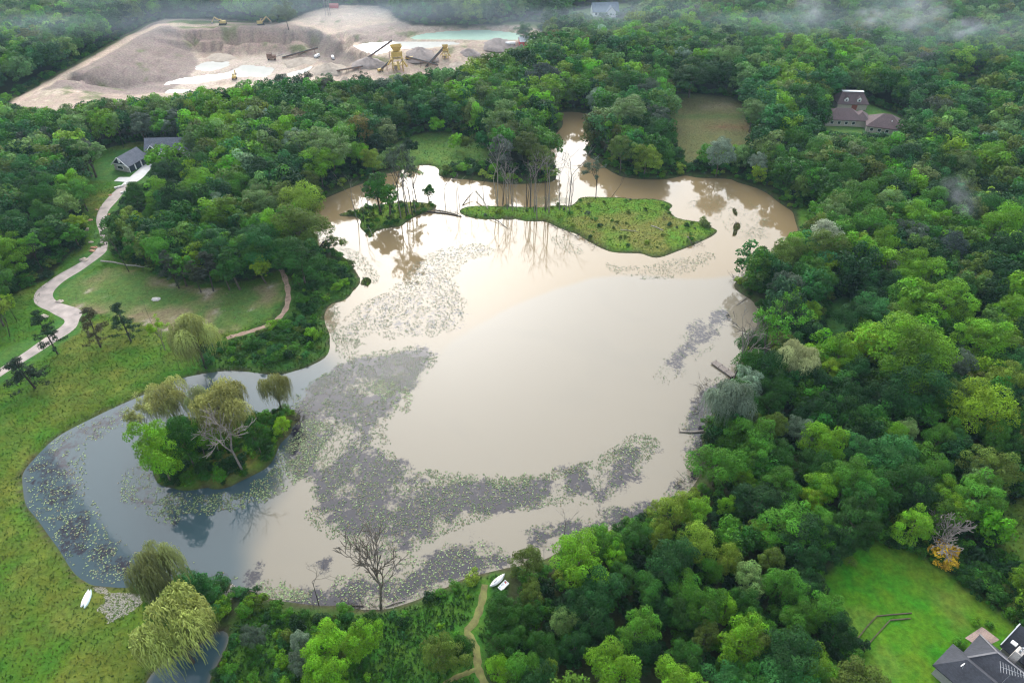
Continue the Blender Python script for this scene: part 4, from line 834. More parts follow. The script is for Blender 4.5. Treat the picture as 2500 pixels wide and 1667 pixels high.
x, y, z = at(1800, 1200, 1660, 560); plant('shrub', x, y, 1.35, 'golden_shrub', 'golden yellow autumn shrub at the edge of the mown lawn', 'shrub', None, 'gold', part_names={'crown': 'foliage', 'trunk': 'stems'})
x, y, z = at(1800, 1200, 1740, 610); plant('shrub', x, y, .8, 'golden_shrub', 'small golden shrub in front of the larger golden shrub', 'shrub', None, 'gold', part_names={'crown': 'foliage', 'trunk': 'stems'})
# standing dead trunks on the grassy island and in the water
SN = [(1200, 400, [(50, 345, 420, 3), (95, 340, 250, 1), (128, 372, 330, 2), (165, 347, 280, 0), (290, 375, 360, 1), (315, 368, 330, 1), (352, 400, 480, 2), (374, 455, 470, 2), (440, 390, 420, 1), (470, 402, 460, 2), (560, 380, 380, 0), (632, 358, 430, 0), (655, 352, 200, 1)]),
      (600, 400, [(1735, 385, 290, 1), (1758, 382, 270, 2), (1832, 348, 260, 1), (1905, 345, 200, 2), (1955, 340, 250, 1), (2065, 342, 420, 3), (2110, 345, 200, 1), (2145, 372, 250, 2), (2188, 348, 320, 0), (2305, 370, 330, 1), (2330, 360, 350, 2), (925, 500, 360, 0), (972, 500, 310, 1), (1345, 430, 400, 2), (1368, 425, 380, 1), (1395, 405, 330, 2), (1275, 450, 350, 0), (1640, 380, 260, 1)])]
nsn = 0
for ox, oy, rows in SN:
    for bx, by, hp, v in rows:
        pale = v == 3
        on = 'in the shallows behind the grassy island' if by < 350 else 'on the grassy island'
        if ox == 600 and bx < 1450: on = 'among the trees of the small brushy island'
        hw = 'tall ' if hp > 370 else ('short ' if hp < 270 else '')
        single('snag', ox, oy, bx, by, hp, 'dead_tree', (f'{hw}pale forked dead trunk ' if pale else (f'{hw}dark dead trunk ' if v in (1, 2) else f'{hw}grey branching dead trunk ')) + 'standing ' + on, 'dead tree', 'dead trunks around the grassy island', v=v, wide=.85 + .5 * rng.random(), tilt=(rng.normal() * .03, rng.normal() * .05))
for k in range(16):
    bx, by = 40 + 620 * rng.random(), 340 + 60 * rng.random()
    single('snag', 1200, 400, bx, by, 150 + 260 * rng.random(), 'dead_tree', 'slim bare dead tree in the drowned stand at the grassy island', 'dead tree', 'slim dead trees of the drowned stand', v=(0, 2, 0, 3)[k % 4], wide=.8 + .7 * rng.random(), tilt=(rng.normal() * .04, rng.normal() * .06))
single('snag', 1200, 400, 985, 272, 190, 'dead_tree', 'dark dead trunk leaning sharply at the back of the grassy island', 'dead tree', None, v=1, tilt=(0, .55), rz=0)
single('sparse', 1200, 400, 855, 285, 300, 'sparse_tree', 'multi-stemmed ivy clad tree at the back of the grassy island', 'tree', None, 'grey', 1, 1.2)
# trees of the small brushy island
for bx, by, hp, kd, tint, lb, wd in [(1110, 400, 320, 'slender', 'mid', 'slender dark leafy tree on the brushy island', .9), (1015, 430, 220, 'sparse', 'grey', 'grey feathery tree at the waterside of the brushy island', 1.0), (1260, 400, 480, 'sparse', 'pale', 'tall thin pale green tree in the centre of the brushy island', .9),
        (1320, 430, 520, 'sparse', 'grey', 'tallest spindly tree on the brushy island', .8), (1405, 330, 300, 'sparse', 'pale', 'pale green feathery tree on the brushy island', 1.2), (1510, 310, 140, 'slender', 'mid', 'small round headed tree at the log end of the brushy island', 1.1), (1185, 420, 260, 'slender', 'green', 'leafy green tree low on the brushy island', 1.0)]:
    single(kd, 600, 400, bx, by, hp, 'island_tree', lb, 'tree', None, tint, None, wd)
# pines and single trees along the driveway
for ox, oy, bx, by, hp, kd, tint, lb, wd in [
    (0, 400, 475, 1560, 330, 'pine', 'pine', 'leaning two-trunked pine beside the driveway', .9), (0, 400, 825, 1505, 290, 'pine', (.06, .055, .022), 'rusty flushed pine on the meadow below the driveway bend', 1.15), (0, 400, 1075, 1455, 280, 'pine', 'pine', 'dark scraggly pine with open branches on the meadow', 1.1),
    (0, 800, 290, 495, 230, 'pine', (.014, .028, .012), 'squat wide blackish pine on the meadow beside the driveway', 1.75), (0, 800, -20, 440, 120, 'pine', 'pine', 'low dark pine cut by the meadow edge', 1.5),
    (0, 400, 1470, 1020, 300, 'pine', (.03, .045, .022), 'dusky pine in the row above the dry meadow', 1.0), (0, 400, 1650, 1055, 250, 'pine', (.045, .06, .025), 'brownish pine in the row above the dry meadow', 1.0), (0, 400, 1750, 1045, 310, 'pine', (.035, .045, .025), 'tall dark pine in the row above the dry meadow', 1.05),
    (0, 400, 1970, 1030, 320, 'slender', 'mid', 'tall narrow green tree in the row above the dry meadow', .9), (0, 400, 1885, 1035, 230, 'slender', 'green', 'pale slim young tree in the row above the dry meadow', .85), (0, 400, 1530, 1005, 260, 'slender', 'green', 'slim light green tree between two pines above the dry meadow', .85),
    (0, 400, 2185, 980, 230, 'slender', 'lime', 'small yellow-green tree alone at the dirt track', 1.05), (0, 400, 1060, 885, 350, 'sparse', 'pale', 'leaning birch with white trunks beside the driveway', .9), (0, 400, 1240, 880, 330, 'sparse', 'pale', 'thin pale birch behind the fallen log', .8), (0, 400, 1300, 870, 280, 'slender', 'mid', 'slim dark tree at the end of the fallen log', .9),
    (0, 400, 1355, 1530, 220, 'half_dead', 'lime', 'thin forked tree with few leaves on the meadow', .8), (0, 400, 1245, 1310, 190, 'snag', 'mid', 'bare leaning pole of a dead tree on the dry meadow', .5), (0, 400, 350, 880, 250, 'sparse', 'green', 'thin leafy young tree on the driveway lawn', 1.1), (0, 400, 150, 940, 290, 'broad', 'bright', 'round headed green tree on the driveway lawn', 1.1),
    (0, 400, 665, 700, 200, 'slender', 'green', 'slim young tree with open crown on the lawn by the driveway', 1.0), (0, 400, 510, 700, 260, 'slender', 'mid', 'dark crowned young tree on the lawn by the driveway', 1.4), (0, 400, 680, 600, 180, 'slender', 'lime', 'yellow-green young tree beside the stacked timbers', 1.1),
    (0, 400, 80, 1420, 260, 'sparse', 'yellow_green', 'thin yellowing tree in the rough corner above the driveway', 1.0), (0, 400, 30, 1330, 230, 'slender', 'yellow_green', 'yellow-green young tree in the rough corner above the driveway', 1.1), (0, 400, 140, 1290, 200, 'sparse', 'lime', 'slight leafy sapling in the rough corner above the driveway', .9), (0, 400, 20, 1180, 330, 'broad', 'green', 'leafy green tree in the rough corner above the driveway', 1.0),
    (0, 0, 790, 1455, 300, 'slender', 'pale', 'bare-stemmed tree in the mulched ring beside the white house', 1.0), (0, 0, 755, 1450, 290, 'slender', 'green', 'second bare-stemmed tree in the mulched ring beside the white house', .9), (0, 0, 710, 1430, 290, 'slender', 'mid', 'dark slim tree in the mulched ring beside the white house', .9), (0, 0, 640, 1460, 310, 'slender', 'mid', 'slim tree at the wood edge by the mulched ring', 1.0),
    (0, 0, 1015, 1210, 260, 'sparse', 'pale', 'pale birch with a white trunk behind the white house', .9), (0, 0, 1385, 1200, 300, 'slender', 'green', 'tall bare-trunked tree behind the roof of the white house', 1.1), (0, 0, 1470, 1195, 290, 'slender', 'grey', 'greyish bare-trunked tree behind the roof of the white house', 1.1), (0, 0, 1215, 1195, 270, 'slender', 'grey', 'slim trunked tree on the lawn behind the white house', 1.0)]:
    single(kd, ox, oy, bx, by, hp, {'pine': 'pine_tree', 'slender': 'young_tree', 'sparse': 'thin_tree', 'half_dead': 'half_dead_tree', 'snag': 'dead_tree', 'broad': 'broadleaf_tree'}[kd], lb, 'pine tree' if kd == 'pine' else 'tree', None, tint, None, wd, tilt=(rng.normal() * .04, -.06 if bx < 500 else .02))
# overhanging limb of the big shore tree
x, y, z = at(600, 400, 600, 700)
o = thing('leaning_tree', 'leafy tree leaning low over the water from the grassy point', 'tree', (x, y, z)); mb = MB(); Lp = [Vector((0, 0, 0)), Vector((2, -.5, 3)), Vector((5, -1, 4.5)), Vector((8.5, -2, 4.0))]
for k in range(3): mb.tube(Lp[k], Lp[k + 1], .28 - .07 * k, .21 - .07 * k, 6)
mb.build('trunk', BARK_DARK, o); rg = np.random.default_rng(9); cl = [(np.array(Lp[2].lerp(Lp[3], q)) + rg.normal(size=3) * np.array([1.2, 1.0, .7]), .7 + .4 * rg.random()) for q in np.linspace(-.4, 1.2, 22)]
c = link('crown', leaf_mesh('crown', clump_leaves(rg, cl, 60, .2, .3, .8, .3), LEAF, rg), o); c.color = (*TINT['olive'], 1)

# ---------------------------------------------------------------- shrubs: thickets, banks, islands
W_THICK, W_UNDER = WZ[3][0], WZ[14][0]
SHR = []
def shrubs_in(poly, spc, rmin, rmax, pal, where, keep=lambda x, y: True, prob=1.0):
    x0, y0 = poly.min(0); x1, y1 = poly.max(0)
    X, Y = np.meshgrid(np.arange(x0, x1, spc), np.arange(y0, y1, spc)); X, Y = X.ravel() + rng.normal(size=X.size) * spc * .3, Y.ravel() + rng.normal(size=Y.size) * spc * .3
    k = (sdf(poly, X, Y) > .3) & (S_water(X, Y) < -.7) & (rng.random(X.size) < prob)
    for x, y in zip(X[k], Y[k]):
        if keep(x, y) and seen(x, y, 2, 40): SHR.append((x, y, rmin + (rmax - rmin) * rng.random() ** 1.6, pal[int(rng.integers(len(pal)))], where))
def px_of(x, y): return P(x, y, .8)
TRACK = [GT(x, y)[:2] for x, y in T(600, 1200, [(1960, 760), (1940, 900), (1900, 1020), (1860, 1100), (1800, 1140), (1880, 1250), (1900, 1350), (1900, 1450), (1960, 1568), (1990, 1700)])]
TRACK2 = [GT(x, y)[:2] for x, y in T(600, 1200, [(1890, 1455), (1800, 1490), (1700, 1530), (1620, 1590)])]
far_off = lambda pl, d: (lambda x, y: line_dist(pl, np.array([x]), np.array([y]))[0] > d)
off_track = lambda x, y: far_off(TRACK, 1.9)(x, y) and far_off(TRACK2, 1.5)(x, y)
DIRT = [GT(x, y)[:2] for x, y in T(600, 400, [(290, 860), (330, 960), (350, 1050), (345, 1150), (310, 1230), (230, 1300), (120, 1350), (0, 1385)])] + [GT(x, y)[:2] for x, y in T(0, 400, [(1900, 1415), (1860, 1430)])]
greens = ['mid', 'green', 'mid', 'green', 'dark', 'bright', 'olive', 'blue_green']
shrubs_in(W_THICK, 2.3, .7, 2.1, greens + ['dark', 'mid'], 'in the thicket between the dirt track and the pond', lambda x, y: far_off(DIRT, 2.2)(x, y) and S_water(np.array([x]), np.array([y]))[0] < -2.2, .95)
shrubs_in(W_UNDER, 1.9, .45, 1.5, ['green', 'mid', 'green', 'bright', 'mid', 'green', 'olive', 'blue_green', 'dark'], 'in the leafy undergrowth on the near bank', lambda x, y: off_track(x, y) and (px_of(x, y)[0] < 900 or rng.random() < .35), .9)
shrubs_in(W_ISL[0], 1.7, .7, 1.9, ['mid', 'green', 'green', 'dark', 'bright'], 'under the willows on the wooded islet')
shrubs_in(W_ISL[1], 2.0, .4, 1.3, ['mid', 'green', 'dark', 'olive'], 'on the brushy island', prob=.8)
shrubs_in(W_ISL[2], 3.0, .2, 1.25, ['mid', 'olive', 'green', 'grey', 'dark', 'olive', 'yellow_green'], 'on the grassy island', prob=.42)
BX, BY = np.meshgrid(np.arange(-135, 140, 2.1), np.arange(55, 320, 2.1)); BX = BX.ravel() + rng.normal(size=BX.size) * .6; BY = BY.ravel() + rng.normal(size=BY.size) * .6
sb = S_water(BX, BY); kk = (sb < -.8) & (sb > -6)
for p in (WZ[0][0], WZ[4][0], WZ[9][0], W_THICK, W_UNDER, *W_ISL): kk &= sdf(p, BX, BY) < 0
for x, y in zip(BX[kk], BY[kk]):
    if seen(x, y, 2, 40) and rng.random() < .8: SHR.append((x, y, .7 + 1.5 * rng.random() ** 1.5, (greens + ['yellow_green'])[int(rng.integers(9))], 'on the wooded bank of the pond'))
# undergrowth filling the floor of the near woods
UX, UY = np.meshgrid(np.arange(-150, 190, 2.9), np.arange(55, 250, 2.9)); UX = UX.ravel() + rng.normal(size=UX.size) * .8; UY = UY.ravel() + rng.normal(size=UY.size) * .8
kk = (S_water(UX, UY) < -5)
for p in [w_[0] for w_ in WZ] + list(W_ISL): kk &= sdf(p, UX, UY) < -.3
for x, y in zip(UX[kk], UY[kk]):
    if seen(x, y, 2, 60): SHR.append((x, y, 1.1 + 1.3 * rng.random(), ['dark', 'mid', 'deep', 'dark', 'deep', 'mid', 'green'][int(rng.integers(7))], 'at the foot of the near wood'))  # shade of the canopy gaps is put into these mostly dark tints
EX, EY = np.meshgrid(np.arange(-420, 440, 2.6), np.arange(60, 520, 2.6)); EX = EX.ravel() + rng.normal(size=EX.size) * .8; EY = EY.ravel() + rng.normal(size=EY.size) * .8
ed = np.full(EX.shape, -14.0)
for p in [w_[0] for w_ in WZ if w_[0] is not W_UNDER and w_[0] is not W_THICK] + [W_PIT]: ed = np.maximum(ed, sdf(p, EX, EY))
kk = (ed < -.2) & (ed > -5.5) & (sdf(W_THICK, EX, EY) < 0) & (sdf(W_UNDER, EX, EY) < 0) & (S_water(EX, EY) < -2)
for x, y in zip(EX[kk], EY[kk]):
    if seen(x, y, 2, 40) and rng.random() < .85 and far_off(DIRT, 3.2)(x, y): SHR.append((x, y, 1.3 + 1.1 * rng.random(), ['mid', 'green', 'dark', 'mid', 'olive'][int(rng.integers(5))], 'at the foot of the near wood'))
EDGE = [GT(x, y)[:2] for x, y in T(1800, 1200, [(1180, 440), (1400, 470), (1800, 660), (2000, 800), (2160, 930), (2352, 1040), (2500, 1130)])]
for (ax, ay), (bx, by) in zip(EDGE[:-1], EDGE[1:]):
    for q in np.arange(0, 1, 1.1 / math.hypot(bx - ax, by - ay)):
        SHR.append((ax + (bx - ax) * q + 1.5 + rng.normal() * .9, ay + (by - ay) * q + 1.0 + rng.normal() * .9, 1.3 + .8 * rng.random(), ['mid', 'dark', 'green', 'dark'][int(rng.integers(4))], 'in the hedge beside the mown lawn'))
for x_, y_, r_, t_ in [(560, 860, 1.0, 'mid'), (930, 570, 1.2, 'olive'), (1060, 450, 1.0, 'mid'), (860, 1140, 1.1, 'bright'), (740, 1190, .9, 'lime'), (1830, 1230, 1.1, 'green'), (1960, 1060, .9, 'bright'), (2080, 1080, .8, 'green'), (1850, 1350, 1.2, 'dark'), (1920, 1400, .9, 'mid'), (760, 1380, 1.0, 'green'), (900, 1360, .9, 'mid'), (1020, 1540, 1.4, 'bright'), (780, 1540, 1.0, 'bright'), (640, 1470, .8, 'olive')]:
    x, y, z = at(1800, 1200, x_, y_, .8); SHR.append((x, y, r_, t_, 'around the mown lawn'))
for x_, y_, r_, t_ in [(1735, 485, 1.9, 'olive'), (1770, 510, 1.6, 'olive'), (1080, 1740 - 400, 1.2, 'mid')]:
    x, y, z = at(1200, 400, x_, y_, .5); SHR.append((x, y, r_, t_, 'at the pointed end of the grassy island'))
boat_xy = GT(1218, 1424); SHR = [s_ for s_ in SHR if math.hypot(s_[0] - boat_xy[0], s_[1] - boat_xy[1]) > 3.0 + s_[2] and not (math.hypot(s_[0] - boat_xy[0] - 1, s_[1] - boat_xy[1] + 3) < 3.4)]
app = np.array([s_[2] / depth_at(s_[0], s_[1], 1) if seen(s_[0], s_[1], 1.5) else 0 for s_ in SHR]); 
bias = np.array([.45 if 'near wood' in s_[4] else 1.0 for s_ in SHR]); od = np.argsort(app * bias)[::-1]
for i in od[:300]:
    x, y, r_, t_, wh = SHR[i]; s = r_ / 2.0
    plant('shrub', x, y, s, 'shrub', f"{'large' if r_ > 1.6 else ('medium' if r_ > 1.1 else 'low')} {TINT_WORD[t_]} shrub {wh}", 'shrub', f'shrubs {wh}', t_, hs=.75 + .4 * rng.random(), part_names={'crown': 'foliage', 'trunk': 'stems'})
pts, rots, scl, ids, tnt = [], [], [], [], []
for i in od[300:]:
    x, y, r_, t_, wh = SHR[i]; s = r_ / 2.0; pts.append((x, y, H(x, y) - .05)); rots.append(rng.random() * 6.28); scl.append((s, s, s * (.75 + .4 * rng.random()))); ids.append(int(rng.integers(len(PROTO['bush_far'])))); tnt.append(TINT[t_])
print('shrubs', len(SHR))
tag(scatter('thicket', pts, bush_protos, rots, scl, ids, tnt), 'low leafy thicket and undergrowth along banks and woods', 'undergrowth', kind='stuff')

# ---------------------------------------------------------------- lily pads, grass, stones: nobody could count them
def col_mat(name, rough=.5, transl=0.0):
    m = bpy.data.materials.new(name); n, l = nodes_of(m); o = n.new('ShaderNodeOutputMaterial'); b = n.new('ShaderNodeBsdfPrincipled'); a = n.new('ShaderNodeAttribute'); a.attribute_name = 'base'
    l.new(a.outputs['Color'], b.inputs['Base Color']); b.inputs['Roughness'].default_value = rough; b.inputs['Specular IOR Level'].default_value = .3; l.new(b.outputs[0], o.inputs[0]); return m
LILY = [  # outline, pads per square metre, light share, clumping threshold
    (W_WEED[0], 1.55, .30, .40), (W_WEED[1], 1.3, .5, .38), (W_WEED[2], .9, .25, .42), (W_WEED[3], .85, .15, .38), (W_WEED[4], .35, .1, .5), (W_WEED[5], .95, .85, .47), (W_WEED[6], 1.3, .8, .4), (W_WEED[9], .8, .15, .36), (W_WEED[10], .25, .2, .5),
    (smooth(GP(T(600, 800, [(200, 1230), (260, 1050), (400, 900), (480, 760), (640, 780), (680, 860), (600, 1000), (560, 1100), (400, 1320), (200, 1380), (60, 1400), (0, 1300)])), 1), 2.4, .55, .34),
    (smooth(GP(T(0, 1200, [(1280, 20), (1700, 30), (2100, 0), (2200, 60), (1980, 120), (1700, 160), (1450, 190), (1350, 130)])), 1), 2.4, .6, .38),
    (smooth(GP(T(600, 800, [(1100, 420), (1270, 480), (1380, 560), (1330, 680), (1250, 700), (1180, 600), (1040, 540)])), 1), 2.0, .9, .36),
    (smooth(GP(T(600, 800, [(1380, 1200), (1550, 1150), (1800, 1200), (2100, 1230), (2352, 1240), (2352, 1280), (2000, 1290), (1600, 1260), (1400, 1260)])), 1), 1.6, .3, .40),
    (smooth(GP(T(1200, 800, [(0, 1240), (300, 1220), (600, 1160), (850, 1100), (1000, 1000), (1100, 930), (1200, 870), (1350, 920), (1330, 1010), (1150, 1000), (1000, 1080), (900, 1180), (500, 1260), (0, 1290)])), 1), 1.3, .3, .46),
    (smooth(GP(T(600, 400, [(690, 1150), (760, 1150), (740, 1300), (760, 1440), (1000, 1470), (900, 1500), (720, 1450), (650, 1350)])), 1), 1.3, .3, .34),
    (smooth(GP(T(600, 400, [(720, 690), (860, 690), (980, 800), (1090, 900), (1080, 1000), (960, 900), (880, 800)])), 1), 1.0, .3, .36),
    (smooth(GP(T(1200, 400, [(340, 290), (480, 260), (620, 280), (640, 320), (500, 330), (360, 330)])), 1), 1.2, .3, .3),
    (smooth(GP(T(1200, 400, [(470, 570), (600, 600), (760, 720), (700, 750), (600, 720), (500, 640)])), 1), .7, .2, .3),
    (smooth(GP(T(1200, 400, [(2080, 590), (2150, 500), (2260, 460), (2290, 530), (2200, 600), (2120, 610)])), 1), .6, .1, .3),
    (smooth(GP(T(600, 1200, [(150, 850), (220, 760), (420, 800), (500, 850), (480, 910), (300, 890)])), 1), 3.2, .95, .3)]
PV, PF, PC = [], [], []; vi = 0
for poly, dens, light, thr in LILY:
    x0, y0 = poly.min(0) - 2; x1, y1 = poly.max(0) + 2; nn = int((x1 - x0) * (y1 - y0) * dens * 5.0)
    X, Y = x0 + (x1 - x0) * rng.random(nn), y0 + (y1 - y0) * rng.random(nn)
    cl_ = .5 * fbm(X / 3.2 + 60, Y / 3.2 + 10, 2) + .5 * fbm(X / .9, Y / .9, 2)
    k = (sdf(poly, X, Y) + 4 * (cl_ - .5) > -.3) & (cl_ > thr) & (S_water(X, Y) > .3)
    for x, y in zip(X[k], Y[k]):
        r = .07 + .10 * rng.random(); a0 = rng.random() * 6.28; tl = rng.normal(size=2) * .06; z0 = .03 + .05 * rng.random()
        PV += [(x, y, z0)] + [(x + math.cos(a0 + q * .97) * r, y + math.sin(a0 + q * .97) * r, z0 + .012 + abs(tl[0] * math.cos(a0 + q) + tl[1] * math.sin(a0 + q)) * r * 2.2) for q in range(7)]
        PF += [(vi, vi + 1 + q, vi + 2 + q) for q in range(6)]; vi += 8
        u = rng.random(); c_ = (.20, .27, .11) if u < light * (.6 if light > .45 else .35) else ((.14, .12, .06) if u > .72 else (.045, .085, .022)); c_ = np.array(c_) * (.75 + .5 * rng.random()); PC += [(*c_, 1)] * 6
print('lily pads', vi // 8)
lm = mesh_np('lily_pads', np.array(PV), np.array(PF), col_mat('lily_pad', .45), {'base': ('FACE', 'FLOAT_COLOR', np.array(PC))}); tag(link('lily_pads', lm), 'floating green lily pads scattered in rafts over the pond', 'lily pads', kind='stuff')
# grass tufts
GV, GF, GC = [], [], []; vi = 0
def tufts(poly, dens, hgt, cols, wdt=.09, thr=0.0, keep=None):
    global vi
    x0, y0 = poly.min(0); x1, y1 = poly.max(0); nn = int((x1 - x0) * (y1 - y0) * dens); X, Y = x0 + (x1 - x0) * rng.random(nn), y0 + (y1 - y0) * rng.random(nn)
    nz = fbm(X / 6 + 3, Y / 6 + 77, 3); k = (sdf(poly, X, Y) > .2) & (S_water(X, Y) < -.15) & (nz > thr)
    pxx, pyy = P(X, Y, .5); k &= (pxx > -30) & (pxx < 2530) & (pyy < 1700)
    if keep is not None: k &= keep(X, Y)
    for x, y, q in zip(X[k], Y[k], nz[k]):
        z = H(x, y); h = hgt * (.5 + rng.random()); c_ = np.array(cols[int(np.clip((q - .3) * 2.5 * len(cols) + rng.normal() * .9, 0, len(cols) - 1))]) * (.7 + .6 * rng.random())
        for _ in range(3):
            a = rng.random() * 6.28; b_ = rng.random() * 6.28; dx, dy = math.cos(a) * wdt, math.sin(a) * wdt
            GV.extend([(x - dx, y - dy, z - .03), (x + dx, y + dy, z - .03), (x + math.cos(b_) * h * .6, y + math.sin(b_) * h * .6, z + h)]); GF.append((vi, vi + 1, vi + 2)); vi += 3; GC.append((*c_, 1))
W_MEADOW = WZ[0][0]; lawnroad = WZ[1][0]; dry = WZ[2][0]
mcols = [(.030, .092, .006), (.040, .105, .008), (.052, .115, .010), (.068, .118, .013), (.092, .102, .018), (.115, .13, .026)]
tufts(W_MEADOW, 2.2, .26, mcols, .085, 0, lambda X, Y: (sdf(lawnroad, X, Y) < -.5) & (sdf(dry, X, Y) < 0))
tufts(dry, .7, .22, [(.06, .13, .02), (.10, .15, .03), (.2, .17, .08), (.24, .19, .11)], .09)
ICOL = [(.05, .115, .012), (.075, .155, .014), (.09, .175, .018), (.125, .14, .028), (.13, .11, .03)]
for q in (W_ISL[1], W_ISL[2]): tufts(q, 3.0, .26, [(.05, .115, .012), (.075, .15, .014), (.09, .165, .018), (.12, .135, .028), (.13, .11, .03)], .08)
for q in W_ISL[3:]: tufts(q, 9, .55, [(.07, .10, .02), (.12, .12, .03), (.14, .10, .04)], .1)
tufts(W_UNDER, 5.5, .5, [(.032, .095, .012), (.045, .125, .014), (.06, .15, .018), (.08, .15, .03), (.05, .12, .03)], .13, 0, lambda X, Y: np.minimum(line_dist(TRACK, X, Y) - 1.4, line_dist(TRACK2, X, Y) - .9) > 0)
tufts(W_THICK, 2.2, .5, [(.035, .10, .012), (.05, .135, .015), (.07, .16, .02)], .13, 0, lambda X, Y: line_dist(DIRT, X, Y) > 1.6)
tufts(WZ[11][0], 2.0, .4, [(.06, .13, .018), (.09, .15, .02), (.13, .15, .03)], .1)
tufts(WZ[5][0], 1.5, .22, [(.085, .085, .03), (.105, .095, .04), (.075, .09, .03)], .08)
tufts(WZ[4][0], .7, .4, [(.06, .13, .02), (.10, .17, .035)], .12)
print('tufts', vi // 9)
gmm = mesh_np('meadow_grass', np.array(GV), np.array(GF), col_mat('grass_blade', .8), {'base': ('FACE', 'FLOAT_COLOR', np.array(GC))}); tag(link('meadow_grass', gmm), 'rough green and rusty meadow grass around the pond', 'grass', kind='stuff')
# stones strewn on the bank
SV, SF, SC = [], [], []; vi = 0
for poly, nn, rr in ((T(0, 1200, [(870, 840), (1000, 830), (1150, 850), (1170, 920), (1080, 990), (960, 1050), (900, 1090), (870, 1010), (800, 970), (880, 920)]), 1500, .10), (T(0, 1200, [(1190, 850), (1290, 800), (1300, 900), (1270, 950), (1220, 920)]), 320, .11), (T(0, 1200, [(760, 775), (850, 785), (900, 840), (800, 830)]), 160, .1),
                     (T(0, 1200, [(1660, 800), (1750, 740), (1830, 780), (1850, 860), (1900, 760), (1960, 800), (1900, 880), (1840, 940), (1760, 930), (1700, 860)]), 700, .16)):
    wp = GP(poly, .4); x0, y0 = wp.min(0); x1, y1 = wp.max(0); got = 0
    while got < nn:
        X, Y = x0 + (x1 - x0) * rng.random(600), y0 + (y1 - y0) * rng.random(600); k = (sdf(wp, X, Y) > .4 * rng.random(600) - .3) & (S_water(X, Y) < .1)
        for x, y in zip(X[k], Y[k]):
            r = rr * (.5 + 1.1 * rng.random()); z = H(x, y); p = [np.array([x, y, z]) + d * r * (.7 + .5 * rng.random()) for d in np.array([(1, 0, 0), (0, 1, 0), (-1, 0, 0), (0, -1, 0), (0, 0, .8)])]
            SV += p; SF += [(vi, vi + 1, vi + 4), (vi + 1, vi + 2, vi + 4), (vi + 2, vi + 3, vi + 4), (vi + 3, vi, vi + 4)]; vi += 5; g = .22 + .22 * rng.random(); SC += [(g * 1.05, g * .93, g * .83, 1)] * 4; got += 1
            if got >= nn: break
sm = mesh_np('shore_stones', np.array(SV), np.array(SF), col_mat('shore_stone', .85), {'base': ('FACE', 'FLOAT_COLOR', np.array(SC))}); tag(link('shore_stones', sm), 'pale loose stones strewn on the grass by the canoes', 'stones', kind='stuff')
# ================================================================ driveway, tracks, slabs
def resample(pl, n):
    p = np.asarray(pl, float); d = np.r_[0, np.cumsum(np.hypot(*np.diff(p, axis=0).T))]; t = np.linspace(0, d[-1], n)
    return np.stack([np.interp(t, d, p[:, 0]), np.interp(t, d, p[:, 1])], 1)
def strip(name, Lp, Rp, m, lift=.06, across=5, step=1.0):
    n_ = int(max(np.hypot(*np.diff(np.asarray(Lp), axis=0).T).sum(), 4) / step) + 2
    a, b_ = resample(smooth_line(Lp, 2), n_), resample(smooth_line(Rp, 2), n_)
    V = []
    for p, q in zip(a, b_):
        for k in range(across + 1):
            t = k / across; x, y = p * (1 - t) + q * t; V.append((x, y, H(x, y) + lift - (.07 if k in (0, across) else 0)))
    w_ = across + 1; Fq = [[i * w_ + k, i * w_ + k + 1, (i + 1) * w_ + k + 1, (i + 1) * w_ + k] for i in range(n_ - 1) for k in range(across)]
    me = mesh_np(name, np.array(V), np.array(Fq), m)
    if me.polygons[0].normal.z < 0: me.flip_normals()
    return link(name, me)
def ribbon(name, pl, wd, m, lift=.06):
    p = smooth_line(pl, 2); t = np.gradient(p, axis=0); t /= np.linalg.norm(t, axis=1, keepdims=True); nrm = np.stack([-t[:, 1], t[:, 0]], 1); j = (1 + .25 * np.sin(np.arange(len(p)) * 1.7))[:, None]
    return strip(name, p + nrm * wd / 2 * j, p - nrm * wd / 2 * j, m, lift, 3, .9)
gp = lambda ox, oy, pts: [GT(x, y)[:2] for x, y in T(ox, oy, pts)]
ASPH = mat('worn_gravel_drive', (.30, .26, .235), .95, .22, .35, .35, c2=(.36, .30, .265)); CONC = mat('concrete', (.55, .53, .50), .9, .10, .5, .1); DIRTM = mat('dirt', (.29, .20, .145), .98, .28, .8, .5); TRODDEN = mat('trodden_grass', (.15, .125, .055), .98, .4, .6, .5, c2=(.13, .14, .04))
Ld = [(-200, 1810), (0, 1674), (180, 1560), (330, 1450), (480, 1350), (535, 1300), (520, 1270), (400, 1215), (290, 1160), (262, 1115), (290, 1040), (370, 980), (470, 910), (600, 840), (720, 770), (790, 700), (825, 640), (815, 560), (785, 490), (790, 420), (820, 350), (880, 280), (940, 220), (1000, 170)]
Rd = [(-200, 1900), (0, 1744), (250, 1594), (450, 1464), (600, 1372), (640, 1330), (655, 1270), (690, 1225), (660, 1185), (560, 1160), (470, 1130), (435, 1090), (440, 1050), (480, 1000), (560, 940), (680, 870), (790, 790), (870, 730), (890, 680), (880, 620), (895, 540), (875, 470), (880, 420), (900, 370), (960, 310), (1010, 250), (1050, 180)]
tag(strip('driveway', gp(0, 400, Ld), gp(0, 400, Rd), ASPH), kind='structure')
tag(strip('concrete_apron', gp(0, 0, [(1000, 1515), (1080, 1440), (1150, 1380), (1190, 1345)]), gp(0, 0, [(1060, 1520), (1150, 1480), (1210, 1420), (1260, 1350)]), CONC, .09), kind='structure')
tag(strip('concrete_pad', gp(0, 0, [(935, 1488), (975, 1455)]), gp(0, 0, [(1038, 1495), (1075, 1455)]), CONC, .10), kind='structure')
